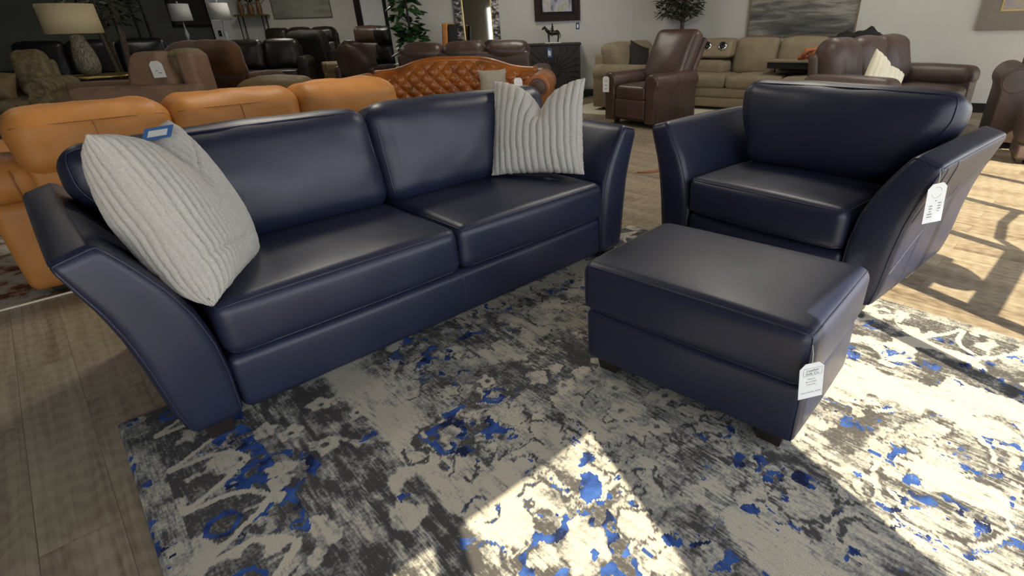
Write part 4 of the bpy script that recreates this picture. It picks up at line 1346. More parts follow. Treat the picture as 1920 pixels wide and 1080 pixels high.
soft_pillow('throw_pillow', 'small plain grey pillow leaning at the right end of the cognac tufted sofa', (-0.76, 6.12, 0.66), (R(-12), 0, R(15)), 0.30, 0.30, 0.07, 'greige')
price_tag('white price tag on the right arm of the cognac tufted sofa', (-0.475, 5.90, 0.735), R(0), 0.085, 0.14, string=0.0, logo='ring', lines=[('####', 0.1, 0, -0.6, 'CENTER')])

# brown leather sofa seen from the back, behind the cognac sofa
gsofa('reclining_sofa', 'dark brown leather three-cushion sofa seen from behind the cognac tufted sofa', 'sofa', (-1.40, 8.72), R(178), 2.34, 0.96, 'brownleather', 'pad', 0.24, 0.66, 0.47, 1.00, 3, bt=0.26, lean=0.12, back='head')

# recliner with rolled arms
def recliner():
    t = thing('recliner', 'reddish brown leather recliner with rolled arms and a tall tilted back', 'recliner', (1.17, 7.45, 0), R(-48.6))
    mt = M['recliner']
    IW = 0.52
    Acc().add(RBox((IW + 0.02, 0.78, 0.26), (0, -0.02, 0.20), 0.02, (0, 0.006, 0), None, (6, 4, 3)).mesh()).build('base', mt, t)
    Acc().add(RBox((IW - 0.01, 0.07, 0.24), (0, -0.43, 0.22), 0.025, (0, 0.012, 0), None, (6, 3, 4)).mesh()).build('footrest_panel', mt, t)
    Acc().add(RBox((IW - 0.01, 0.66, 0.17), (0, -0.13, 0.41), 0.04, (0, 0.012, 0.025), None, (8, 6, 3), 0.004, 5, 1).mesh()).build('seat_cushion', mt, t)
    for s in (-1, 1):
        prof = roll_profile(0.185, 0.645, 0.06, -1, 0.108)
        prof = [((px if s < 0 else -px) + s * IW / 2, pz) for px, pz in prof]
        vf = extrude_profile(prof, -0.47, 0.38, 0.035, 5)
        if s > 0: vf = flip(vf)
        a = Acc().add(vf).build('arm', mt, t)
        sm = Acc()
        sm.add(tube([(p_[0] * 1.0, -0.445, p_[1]) for p_ in prof], 0.0045, 5))
        sm.add(tube([(p_[0] + (s * 0.003), -0.05, p_[1]) for p_ in prof[9:22]], 0.003, 5))
        sm.build('piping', mt, a)
    tilt = recline(0.22, 0.46, 0.50)
    rb = RBox((0.68, 0.20, 0.70), (0, 0.20, 0.81), 0.08, (0.01, 0.05, 0.02), tilt, (10, 4, 10), 0.008, 4, 5, 4)
    b = Acc().add(rb.mesh()).build('back_cushion', mt, t)
    Acc().add(tube(rb.path([(-1, -0.95, -0.9), (-1, -0.95, 1), (1, -0.95, 1), (1, -0.95, -0.9)], 14), 0.004, 5)).build('piping', mt, b)
    Acc().add(RBox((0.70, 0.07, 0.70), (0, 0.325, 0.79), 0.03, (0, 0.01, 0), tilt, (6, 3, 6)).mesh()).build('back_shell', mt, t)
    feet(t, [(-0.3, -0.36), (0.3, -0.36), (-0.3, 0.30), (0.3, 0.30)], 0.03, 0.07)
recliner()
price_tag('cream price tag on the arm of the reddish brown recliner', (0.545, 7.37, 0.60), R(-30), 0.09, 0.19, string=0.0, lines=[('#####', 0.16, 0, -0.28, 'CENTER'), ('####', 0.2, 0, -0.55, 'CENTER'), ('####', 0.2, 0, -0.78, 'CENTER')])

# beige sectional in the corner
SEC_YAW = R(-35.6)
def sectional():
    t = thing('sectional_sofa', 'beige upholstered corner sectional with cup holders in its console', 'sofa', (1.41, 10.14, 0), SEC_YAW)
    mt = M['beige']
    def rbx(name, x0, x1, y0, y1, z0, z1, r=0.05, crown=(0, 0, 0), fn=None, seed=0, wr=0.004, parent=None, m_=None):
        return Acc().add(RBox((x1 - x0, y1 - y0, z1 - z0), ((x0 + x1) / 2, (y0 + y1) / 2, (z0 + z1) / 2), r, crown, fn, (8, 6, 5), wr, 5, seed).mesh()).build(name, m_ or mt, parent or t)
    # bases with two horizontal bands
    for nm, x0, x1, y0, y1 in (('base', 0.06, 1.0, -1.70, -0.04), ('base', 1.0, 3.75, -1.0, -0.04)):
        b = rbx(nm, x0, x1, y0, y1, 0.05, 0.19, 0.03, (0.01, 0.01, 0))
        rbx('upper_band', x0, x1, y0 - 0.004, y1, 0.185, 0.32, 0.03, (0.012, 0.012, 0), parent=b)
    # back frame
    rbx('back_frame', 0.0, 0.16, -1.62, -0.02, 0.05, 0.80, 0.05)
    rbx('back_frame', 0.02, 3.75, -0.16, 0.0, 0.05, 0.80, 0.05)
    # seats
    rbx('seat_cushion', 0.24, 1.02, -1.50, -0.98, 0.315, 0.48, 0.05, (0, 0, 0.03), seed=1)
    rbx('seat_cushion', 0.24, 1.06, -1.06, -0.24, 0.315, 0.475, 0.05, (0, 0, 0.03), seed=2)
    for i, (a, b) in enumerate(((1.07, 1.86), (1.86, 2.65), (2.65, 3.70))):
        rbx('seat_cushion', a, b - 0.005, -1.02, -0.24, 0.315, 0.48, 0.05, (0, 0.015, 0.03), seed=3 + i)
    # back cushions
    def rl(P):
        Q = P.copy(); Q[:, 0] = P[:, 0] - 0.22 * (P[:, 2] - 0.47); return Q
    def rr(P):
        Q = P.copy(); Q[:, 1] = P[:, 1] + 0.22 * (P[:, 2] - 0.47); return Q
    rbx('back_cushion', 0.17, 0.46, -1.60, -0.92, 0.58, 0.93, 0.09, (0.04, 0.01, 0.02), rl, 7, 0.008)
    rbx('back_cushion', 0.17, 0.42, -0.92, -0.30, 0.45, 0.93, 0.09, (0.04, 0.01, 0.02), rl, 8, 0.008)
    rbx('back_cushion', 0.30, 1.22, -0.40, -0.16, 0.45, 0.95, 0.09, (0.01, 0.04, 0.02), rr, 9, 0.008)
    for i, (a, b) in enumerate(((1.72, 2.36), (2.38, 3.04), (3.06, 3.72))):
        rbx('back_cushion', a, b, -0.42, -0.16, 0.45, 0.95, 0.08, (0.01, 0.04, 0.02), rr, 10 + i, 0.009)
    # rolled end arm at the left piece
    prof = roll_profile(0.24, 0.66, 0.06, -1, 0.125)
    V, F = extrude_profile(prof, 0.04, 1.02, 0.03, 4)
    Acc().add(([(v[1], v[0] - 1.50, v[2]) for v in V], [tuple(reversed(f)) for f in F])).build('arm', mt, t)
    # folding console with two cup holders, its sloped face towards the room
    def sl(P):
        Q = P.copy(); Q[:, 1] = P[:, 1] + 0.55 * (P[:, 2] - 0.70); return Q
    cn = rbx('console', 1.24, 1.74, -0.62, -0.30, 0.70, 0.95, 0.05, (0, 0.01, 0.01), sl, 20, 0.003)
    rbx('console_lid', 1.22, 1.70, -0.74, -0.30, 0.46, 0.66, 0.06, (0, 0.02, 0.01), None, 21, 0.003, cn)
    for x in (1.37, 1.61):
        o = Acc().add(lathe([(0.050, 0.010), (0.064, 0.008), (0.064, -0.01), (0.060, -0.01), (0.050, 0.004), (0.045, 0.000), (0.001, 0.000)], 22, cap=False)).build('cup_holder', M['chrome'], cn)
        o.location = (x, -0.548, 0.86); o.rotation_euler = (R(61), 0, 0)
        Acc().add(lathe([(0.001, 0.0025), (0.044, 0.0025), (0.044, 0.001), (0.001, 0.001)], 22, cap=False)).build('cup_shade_disc', M['blackmetal'], o)  # flat dark disc: the shade inside the cup, put in as colour
    # dropped table in the back rest
    dt = Acc().add(box(2.40, 3.10, -0.88, -0.44, 0.585, 0.665)).build('drop_table', M['blackfabric'], t, smooth=False)
    Acc().add(box(2.39, 3.11, -0.89, -0.44, 0.665, 0.685)).build('table_top', M['beige'], dt, smooth=False)
    feet(t, [(0.12, -1.5), (0.9, -1.5), (1.1, -0.9), (2.2, -0.9), (3.3, -0.9), (3.65, -0.9), (0.12, -0.1), (3.65, -0.1)], 0.03, 0.06)
sectional()
def in_sec(v):
    c, s = math.cos(SEC_YAW), math.sin(SEC_YAW)
    return Vector((1.41 + c * v[0] - s * v[1], 10.14 + s * v[0] + c * v[1], v[2]))
soft_pillow('throw_pillow', 'dark charcoal pillow propped on the short end of the beige sectional', in_sec((0.50, -1.10, 0.705)), (R(-14), R(18), SEC_YAW + R(75)), 0.44, 0.44, 0.08, 'espresso_soft')
# things lying on the sectional
_d = in_sec((2.92, -0.72, 0.70))
dw = Acc()
for k, (p_) in enumerate((((-0.16, 0, 0.03), (-0.05, 0.02, 0.05), (0.08, 0.03, 0.05), (0.20, 0.05, 0.09)), ((-0.10, -0.02, 0.04), (-0.06, 0.0, 0.12), (0.05, 0.03, 0.13), (0.18, 0.06, 0.16)), ((-0.02, 0.0, 0.04), (0.06, -0.01, 0.09), (0.12, 0.02, 0.13)))):
    dw.add(tube(p_, [0.028, 0.036, 0.03, 0.018][:len(p_)], 8))
o = dw.build('driftwood_sculpture', M['orangewood']); o.location = (_d.x, _d.y, 0.684); o.rotation_euler = (0, 0, SEC_YAW)
tagit(o, 'orange driftwood sculpture on the fold-down table of the sectional', 'sculpture')
def drape(name, label, cat, loc, yaw, w, d, h, m_, seed):
    n_ = 22; V, F = [], []
    for i in range(n_):
        for j in range(n_):
            u, v = i / (n_ - 1) - 0.5, j / (n_ - 1) - 0.5
            q = mnoise.noise(Vector((u * 3 + seed, v * 3, seed))) + 0.5 * mnoise.noise(Vector((u * 8, v * 8 + seed, 1)))
            e = max(0, 1 - (abs(u) * 2) ** 3) * max(0, 1 - (abs(v) * 2) ** 3)
            V.append((u * w * (1 + 0.15 * q), v * d * (1 - 0.1 * q), h * e * (0.65 + 0.7 * q) + 0.004))
    for i in range(n_ - 1):
        for j in range(n_ - 1):
            F.append((i * n_ + j, (i + 1) * n_ + j, (i + 1) * n_ + j + 1, i * n_ + j + 1))
    nb = len(V)
    V += [(x, y, 0.0) for x, y, z in V]
    F += [tuple(nb + k for k in reversed(f)) for f in F[:(n_ - 1) ** 2]]
    o = link(name, mesh_from(V, F), M[m_]); o.location = loc; o.rotation_euler = (0, 0, yaw)
    return tagit(o, label, cat)
_d = in_sec((3.42, -0.30, 0.945))
drape('folded_jacket', 'black garment thrown over the top of the beige sectional', 'jacket', _d, SEC_YAW, 0.62, 0.30, 0.12, 'blackfabric', 4)
_d2 = in_sec((3.18, -0.62, 0.52))
drape('folded_blanket', 'tan cloth lying on the seat of the beige sectional', 'blanket', (_d2.x, _d2.y, 0.51), SEC_YAW, 0.42, 0.34, 0.26, 'tancloth', 9)

# chocolate sofa on the right
gsofa('sofa', 'chocolate brown leather sofa with a cream striped pillow, by the right wall', 'sofa', (3.60, 6.20), R(36), 2.12, 0.98, 'chocolate', 'pad', 0.24, 0.66, 0.47, 0.97, 3, bt=0.26, lean=0.26, puff=0.03)
soft_pillow('throw_pillow', 'cream striped pillow tilted on the chocolate brown sofa', (3.20, 5.68, 0.615), (R(-24), R(34), R(8)), 0.46, 0.46, 0.085, 'cream_cushion', 9)
gsofa('recliner', 'dark brown rolled-arm recliner cut off by the right edge of the view', 'recliner', (4.80, 5.46), R(-32), 0.98, 0.96, 'chocolate', 'roll', 0.24, 0.76, 0.47, 1.02, 1, bt=0.26, lean=0.28)
_o = thing('ottoman', 'dark brown rounded leather footstool in front of the right-hand recliner', 'ottoman', (4.34, 4.66, 0), R(-32))
Acc().add(RBox((0.72, 0.46, 0.30), (0, 0, 0.31), 0.10, (0, 0.02, 0.05), None, (8, 6, 4), 0.005, 5, 4).mesh()).build('top_cushion', M['chocolate'], _o)
Acc().add(RBox((0.66, 0.40, 0.14), (0, 0, 0.11), 0.03, (0, 0, 0), None, (6, 4, 3)).mesh()).build('base', M['chocolate'], _o)
feet(_o, [(-0.28, -0.15), (0.28, -0.15), (-0.28, 0.15), (0.28, 0.15)], 0.025, 0.05)

# dark pieces far on the left
gsofa('loveseat', 'black leather loveseat with rolled arms and dark loose cushions', 'loveseat', (-6.75, 13.1), R(14), 2.05, 1.0, 'espresso', 'roll', 0.26, 0.74, 0.46, 1.06, 2, bt=0.28, lean=0.22, seat_m='espresso')
gsofa('recliner', 'large espresso brown recliner seen from behind, beside the black loveseat', 'recliner', (-6.10, 14.88), R(160), 1.46, 1.0, 'espresso_soft', 'box', 0.2, 0.8, 0.46, 1.22, 1, bt=0.30, lean=0.25)
gsofa('reclining_sofa', 'black leather reclining sofa under the wide landscape painting', 'sofa', (-7.25, 16.15), R(0), 2.4, 0.95, 'espresso', 'pad', 0.24, 0.7, 0.48, 1.30, 3, bt=0.28, lean=0.15, back='head')
gsofa('recliner', 'brown leather recliner in front of the tall black-framed mirror', 'recliner', (-4.72, 14.3), R(4), 1.0, 0.95, 'brownleather', 'pad', 0.13, 0.66, 0.48, 1.27, 1, bt=0.3, lean=0.12, back='head')
gsofa('loveseat', 'black leather reclining loveseat beside the leafy green plant', 'loveseat', (-3.85, 13.2), R(-6), 1.25, 0.95, 'black', 'pad', 0.16, 0.66, 0.48, 1.24, 2, bt=0.3, lean=0.12, back='head')
def roundback():
    t = thing('recliner', 'brown leather recliner with a rounded egg-shaped back', 'recliner', (-3.80, 11.2, 0), R(155))
    mt = M['brownleather']
    def egg(P):
        Q = P.copy(); k = np.clip((P[:, 2] - 0.40) / 0.62, 0, 1)
        wdt = np.sin(np.clip(0.25 + 0.72 * k, 0, 1) * math.pi) ** 0.45
        Q[:, 0] = P[:, 0] * wdt
        Q[:, 1] = P[:, 1] + 0.18 * (P[:, 2] - 0.4) - 0.10 * (np.abs(P[:, 0]) / 0.42) ** 2
        return Q
    Acc().add(RBox((0.86, 0.22, 0.64), (0, 0.28, 0.71), 0.09, (0, 0.06, 0.03), egg, (12, 5, 10), 0.006, 4, 3).mesh()).build('back_cushion', mt, t)
    for s in (-1, 1):
        Acc().add(RBox((0.17, 0.78, 0.50), (s * 0.43, -0.02, 0.36), 0.07, (0.01, 0.02, 0.02), None, (4, 8, 5), 0.004, 5, 4).mesh()).build('arm', mt, t)
    Acc().add(RBox((0.70, 0.72, 0.34), (0, 0.0, 0.24), 0.04).mesh()).build('base', mt, t)
    Acc().add(RBox((0.68, 0.60, 0.16), (0, -0.08, 0.44), 0.06, (0, 0.01, 0.03)).mesh()).build('seat_cushion', mt, t)
    feet(t, [(-0.3, -0.3), (0.3, -0.3), (-0.3, 0.3), (0.3, 0.3)], 0.03, 0.08)
roundback()
gsofa('armchair', 'olive tan armchair with a low rolled arm, half hidden by the egg-backed recliner', 'armchair', (-4.62, 12.3), R(-62), 0.86, 0.86, 'olive', 'roll', 0.2, 0.64, 0.44, 0.93, 1, bt=0.22)

# slim tan chair by the plant
def slim_chair():
    t = thing('bar_chair', 'slim tan leather counter-height chair with a black back, by the ornate mirror', 'chair', (-2.12, 9.78, 0), R(-96))
    Acc().add(RBox((0.46, 0.48, 0.10), (0, -0.02, 0.93 - 0.12), 0.04, (0, 0, 0.015)).mesh()).build('seat', M['orange'], t)
    Acc().add(RBox((0.46, 0.09, 0.44), (0, 0.22, 1.06), 0.03, (0, 0.01, 0), recline(0.22, 0.85, 0.1)).mesh()).build('backrest', M['orange'], t)
    Acc().add(RBox((0.44, 0.035, 0.48), (0, 0.29, 1.03), 0.01, (0, 0, 0), recline(0.22, 0.85, 0.1)).mesh()).build('back_shell', M['blackfabric'], t)
    for sx in (-1, 1):
        for sy in (-1, 1):
            Acc().add(taper_box(sx * 0.2, sy * 0.2, 0.001, 0.78, 0.014, 0.02)).build('leg', M['foot'], t, smooth=False)
slim_chair()

# taupe lounge sofa behind the camel sofa
def taupe_sofa():
    t = thing('reclining_sofa', 'taupe nubuck lounge sofa seen side on, with a white tag on its back', 'sofa', (-5.60, 7.62, 0), R(4))
    mt = M['taupe']
    def rbx(name, x0, x1, y0, y1, z0, z1, r=0.05, crown=(0, 0, 0), fn=None, seed=0, m_=None):
        return Acc().add(RBox((x1 - x0, y1 - y0, z1 - z0), ((x0 + x1) / 2, (y0 + y1) / 2, (z0 + z1) / 2), r, crown, fn, (9, 6, 6), 0.006, 5, seed).mesh()).build(name, m_ or mt, t)
    rbx('base', -1.0, 0.78, -0.30, 0.48, 0.06, 0.40, 0.04)
    rbx('arm', -0.55, 1.00, -0.60, -0.34, 0.06, 0.665, 0.06, (0.02, 0.02, 0.015), seed=1)
    rbx('arm', -1.35, -0.05, 0.46, 0.72, 0.06, 0.665, 0.06, (0.02, 0.02, 0.015), seed=2)
    rbx('seat_cushion', -1.0, -0.10, -0.28, 0.46, 0.36, 0.54, 0.05, (0, 0, 0.03), seed=3)
    def bell(P):
        Q = P.copy(); k = np.clip((P[:, 2] - 0.55) / 0.48, 0, 1)
        Q[:, 0] = 0.34 + (P[:, 0] - 0.34) * (1.0 - 0.48 * k ** 2)
        return Q
    rbx('back_cushion', 0.02, 0.62, -0.34, 0.10, 0.55, 1.03, 0.08, (0.02, 0.02, 0.02), bell, 4)
    rbx('back_cushion', 0.50, 0.72, -0.16, 0.42, 0.55, 1.05, 0.08, (0.02, 0.02, 0.02), recline(0, 0.5, 0.0), 5, M['tan_pattern'])
    rbx('back_panel', 0.70, 0.90, -0.32, 0.10, 0.40, 1.01, 0.05, (0.01, 0.01, 0.02), None, 6)
    feet(t, [(-0.9, -0.2), (0.7, -0.2), (-0.9, 0.4), (0.7, 0.4)], 0.03, 0.07)
taupe_sofa()
price_tag('white price tag on the back cushion of the taupe lounge sofa', (-5.06, 7.22, 0.945), R(6), 0.15, 0.19, string=0.0, logo='ring', ch=0.24, roll=-0.05, lines=[('##', 0.13, -0.1, -0.58, 'CENTER'), ('###', 0.13, 0.12, -0.72, 'CENTER')])

# rust suede recliner seen from behind
def suede_recliner():
    t = thing('recliner', 'rust brown suede recliner seen from behind, with a rounded slouchy back', 'recliner', (-5.55, 9.5, 0), R(172))
    mt = M['suede']
    def hump(P):
        Q = P.copy(); k = np.clip((P[:, 2] - 0.5) / 0.6, 0, 1)
        Q[:, 0] = P[:, 0] * (1.0 - 0.20 * k ** 2)
        Q[:, 1] = P[:, 1] + 0.10 * np.sin(k * math.pi) - 0.05 * k
        return Q
    Acc().add(RBox((1.36, 0.30, 0.52), (0, 0.36, 0.86), 0.13, (0.03, 0.06, 0.03), hump, (14, 6, 8), 0.016, 3.5, 6, 4).mesh()).build('back_cushion', mt, t)
    Acc().add(RBox((1.26, 0.14, 0.74), (0, 0.40, 0.44), 0.05, (0, 0.02, 0), None, (8, 3, 5), 0.006, 4, 2).mesh()).build('outside_back', mt, t)
    for s in (-1, 1):
        Acc().add(RBox((0.26, 0.9, 0.58), (s * 0.60, -0.04, 0.36), 0.09, (0.02, 0.02, 0.02), None, (5, 8, 6), 0.01, 5, 4 + s).mesh()).build('arm', mt, t)
    Acc().add(RBox((0.96, 0.80, 0.34), (0, -0.04, 0.24), 0.04).mesh()).build('base', mt, t)
    Acc().add(RBox((0.92, 0.62, 0.18), (0, -0.12, 0.46), 0.06, (0, 0.01, 0.03)).mesh()).build('seat_cushion', mt, t)
    feet(t, [(-0.5, -0.34), (0.5, -0.34), (-0.5, 0.3), (0.5, 0.3)], 0.03, 0.08)
suede_recliner()
_o = thing('ottoman', 'olive brown upholstered footstool between the rust suede recliner and the camel sofa', 'ottoman', (-4.15, 8.25, 0), R(8))
Acc().add(RBox((0.92, 0.62, 0.30), (0, 0, 0.47), 0.12, (0.02, 0.03, 0.06), None, (10, 6, 4), 0.012, 5, 4).mesh()).build('top_cushion', M['olive'], _o)
Acc().add(RBox((0.84, 0.54, 0.28), (0, 0, 0.20), 0.04).mesh()).build('base', M['olive'], _o)
feet(_o, [(-0.34, -0.2), (0.34, -0.2), (-0.34, 0.2), (0.34, 0.2)], 0.03, 0.07)

gsofa('armchair', 'khaki patterned armchair with nailhead trim on its rolled arm, at the left edge', 'armchair', (-7.78, 8.30), R(12), 1.08, 0.95, 'tan_pattern', 'roll', 0.32, 0.74, 0.47, 1.06, 1, bt=0.24, lean=0.2, nail=True)
soft_pillow('throw_pillow', 'tan patterned pillow on the khaki armchair', (-7.95, 8.07, 0.66), (R(-20), R(12), R(30)), 0.40, 0.40, 0.08, 'olive')
gsofa('sofa', 'long black leather sofa along the charcoal wall behind the table lamp', 'sofa', (-9.35, 11.6), R(24), 3.0, 1.0, 'black', 'box', 0.24, 0.7, 0.47, 1.16, 3, bt=0.28, lean=0.2)

# ------------------------------------------------------------------ tables, lamps, decor
WB = lambda x: 10.55 + (x - 1.24) * (0.17 / -4.34)        # face of the back wall
def wr_pt(t, off=0.0, z=0.0):
    """point along the right wall, t metres from the room corner"""
    return Vector((1.24 + 0.8134 * t - 0.5817 * off, 10.55 - 0.5817 * t - 0.8134 * off, z))
WRYAW = math.atan2(-0.5817, 0.8134)

def side_table():
    t = thing('side_table', 'round side table with a gold rim carrying the ceramic lamp', 'side table', (-7.82, 9.6, 0))
    Acc().add(lathe([(0.001, 0.640), (0.56, 0.640), (0.60, 0.645), (0.60, 0.665), (0.56, 0.672), (0.001, 0.672)], 48)).build('table_top', M['gold'], t)
    for k in range(3):
        a = k * 2.094 + 0.4
        Acc().add(tube([(0.44 * math.cos(a), 0.44 * math.sin(a), 0.002), (0.38 * math.cos(a), 0.38 * math.sin(a), 0.64)], 0.014, 8)).build('leg', M['gold'], t)
side_table()
def lamp():
    t = thing('table_lamp', 'large table lamp with a combed ceramic base and a cream drum shade', 'lamp', (-7.82, 9.6, 0.673))
    Acc().add(lathe([(0.10, 0.0), (0.115, 0.02), (0.145, 0.06), (0.165, 0.14), (0.165, 0.24), (0.145, 0.36), (0.115, 0.46), (0.10, 0.53), (0.095, 0.58), (0.03, 0.60)], 32)).build('lamp_base', M['ceramic'], t)
    Acc().add(lathe([(0.012, 0.60), (0.012, 0.72)], 10)).build('stem', M['gold'], t)
    Acc().add(lathe([(0.372, 0.615), (0.377, 0.615), (0.367, 1.03), (0.362, 1.03), (0.372, 0.615)], 44, cap=False)).build('lamp_shade', M['shade'], t)
lamp()

def leaf_blades(acc, pts, rnd, L, Wd, droop=0.3):
    for (p, d) in pts:
        d = Vector(d).normalized()
        side = d.cross(Vector((0, 0, 1)))
        if side.length < 1e-3: side = Vector((1, 0, 0))
        side.normalize()
        side = (side + Vector((0, 0, rnd.uniform(-0.6, 0.6)))).normalized()
        l = L * rnd.uniform(0.7, 1.2); w = Wd * rnd.uniform(0.75, 1.2)
        p = Vector(p)
        a = p + d * l * 0.35 - Vector((0, 0, droop * l * 0.06)); b = p + d * l * 0.7 - Vector((0, 0, droop * l * 0.25)); c = p + d * l - Vector((0, 0, droop * l * 0.6))
        nrm = d.cross(side) * (w * 0.18)
        V = [p, a + side * w / 2 + nrm, a - nrm * 0.5, a - side * w / 2 + nrm, b + side * w * 0.42 + nrm, b, b - side * w * 0.42 + nrm, c]
        F = [(0, 1, 2), (0, 2, 3), (1, 4, 5, 2), (2, 5, 6, 3), (4, 7, 5), (5, 7, 6)]
        acc.add((V, F))

def plant(name, label, loc, h, r0, r1, z0, z1, n, L, Wd, m_, trunk_r, barkm, seed, stems=1, pot=0.18, potm='pot', droop=0.4, clip=False):
    rnd = random.Random(seed)
    t = thing(name, label, 'plant', (loc[0], loc[1], 0))
    p_ = Acc().add(lathe([(pot * 0.75, 0.001), (pot, 0.30), (pot * 1.04, 0.30), (pot * 1.04, 0.33), (pot * 0.93, 0.33), (pot * 0.9, 0.29), (0.001, 0.29)], 24, cap=False)).build('planter', M[potm], t)
    for s in range(stems):
        ang = s * 2.4
        bx, by = (0.05 * math.cos(ang) * (stems > 1) * 2, 0.05 * math.sin(ang) * (stems > 1) * 2)
        path = [(bx + rnd.uniform(-.01, .01), by, 0.28), (bx * 1.5 + rnd.uniform(-.02, .02), by * 1.5, h * 0.4), (bx * 2.2, by * 2.2, h * 0.7), (bx * 2.6, by * 2.6, h)]
        Acc().add(tube(path, [trunk_r, trunk_r * 0.85, trunk_r * 0.7, trunk_r * 0.35], 8)).build('stem', M[barkm], t)
    f = Acc()
    pts = []
    br = []
    for k in range(n):
        zz = z0 + (z1 - z0) * rnd.random()
        u = (zz - z0) / (z1 - z0)
        rad = (r0 + (r1 - r0) * u) * math.sqrt(rnd.random())
        a = rnd.uniform(0, 2 * math.pi)
        p = (rad * math.cos(a), rad * math.sin(a), zz)
        if clip and p[0] * 0.5817 + p[1] * 0.8134 > 0.0: p = (p[0] - 0.5817 * 0.3, p[1] - 0.8134 * 0.3, zz)
        if clip and p[0] * 0.5817 + p[1] * 0.8134 > 0.0: continue
        d = (math.cos(a) + rnd.uniform(-.7, .7), math.sin(a) + rnd.uniform(-.7, .7), rnd.uniform(-0.6, 0.7))
        pts.append((p, d))
        if k % 9 == 0: br.append(((0, 0, zz - 0.10), p))
    leaf_blades(f, pts, rnd, L, Wd, droop)
    f.build('foliage', M[m_], t)
    if br:
        b = Acc()
        for a, c in br: b.add(tube([a, c], 0.006, 4))
        b.build('branches', M[barkm], t)
    return t
plant('potted_tree', 'tall broad-leaved green plant beside the black reclining loveseat', (-2.62, 10.22), 1.9, 0.17, 0.22, 0.62, 2.25, 260, 0.20, 0.12, 'leaf', 0.03, 'darkbark', 4, 1)
plant('olive_tree', 'slender olive tree with a bare trunk behind the beige sectional', wr_pt(1.02, 0.115), 2.0, 0.36, 0.60, 1.28, 2.3, 1500, 0.11, 0.028, 'olive_leaf', 0.045, 'bark', 7, 1, 0.095, clip=True)
plant('ficus_tree', 'dark multi-stemmed tree standing behind the ceramic table lamp', (-8.02, 10.55), 2.0, 0.50, 0.70, 1.42, 2.4, 420, 0.14, 0.06, 'darkleaf', 0.045, 'bark', 11, 4, 0.2)

def etagere():
    t = thing('shelf_unit', 'tall black metal shelf unit against the charcoal wall', 'shelf', (-9.55, 13.05, 0), R(6))
    for x, y in ((-0.42, -0.16), (0.38, -0.16), (-0.22, 0.16), (0.42, 0.16)):
        Acc().add(box(x - 0.022, x + 0.022, y - 0.022, y + 0.022, 0.001, 2.3)).build('post', M['blackmetal'], t, smooth=False)
    for z in (0.4, 1.04, 2.25):
        Acc().add(box(-0.44, 0.44, -0.18, 0.18, z - 0.02, z)).build('shelf', M['blackmetal'] if z != 1.04 else M['chrome'], t, smooth=False)
etagere()

def small_lamp(loc, label):
    t = thing('table_lamp', label, 'lamp', loc, 0, None)
    Acc().add(lathe([(0.09, 0.0), (0.09, 0.02), (0.02, 0.04)], 20)).build('lamp_base', M['glassknob'], t)
    Acc().add(lathe([(0.015, 0.03), (0.02, 0.15), (0.05, 0.27), (0.02, 0.38), (0.012, 0.56)], 16)).build('stem', M['glassknob'], t)
    Acc().add(lathe([(0.225, 0.56), (0.228, 0.56), (0.218, 0.92), (0.215, 0.92)], 30, cap=False)).add(lathe([(0.01, 0.92), (0.02, 0.96), (0.001, 0.98)], 10)).build('lamp_shade', M['whiteshade'], t)
    return t
sb = thing('sideboard', 'low black sideboard carrying two white-shaded lamps by the charcoal wall', 'sideboard', (-8.72, 14.6, 0), R(12))
Acc().add(box(-0.85, 0.85, -0.22, 0.22, 0.1, 0.935)).build('body', M['carved'], sb, smooth=False)
Acc().add(box(-0.88, 0.88, -0.24, 0.24, 0.935, 0.965)).build('top', M['carved'], sb, smooth=False)
for x in (-0.42, 0.42):
    d = Acc().add(box(x - 0.40, x + 0.40, -0.235, -0.222, 0.14, 0.90)).build('door', M['carved'], sb, smooth=False)
    Acc().add(box(x - 0.05, x + 0.05, -0.25, -0.236, 0.55, 0.57)).build('handle', M['gold'], d, smooth=False)
for x in (-0.78, 0.78):
    for y in (-0.17, 0.17): Acc().add(taper_box(x, y, 0.001, 0.1, 0.02, 0.03)).build('leg', M['foot'], sb, smooth=False)
small_lamp((-9.15, 14.52, 0.966), 'left one of two white-shaded lamps on the black sideboard')
small_lamp((-8.30, 14.68, 0.966), 'right one of two white-shaded lamps, in front of the white column')

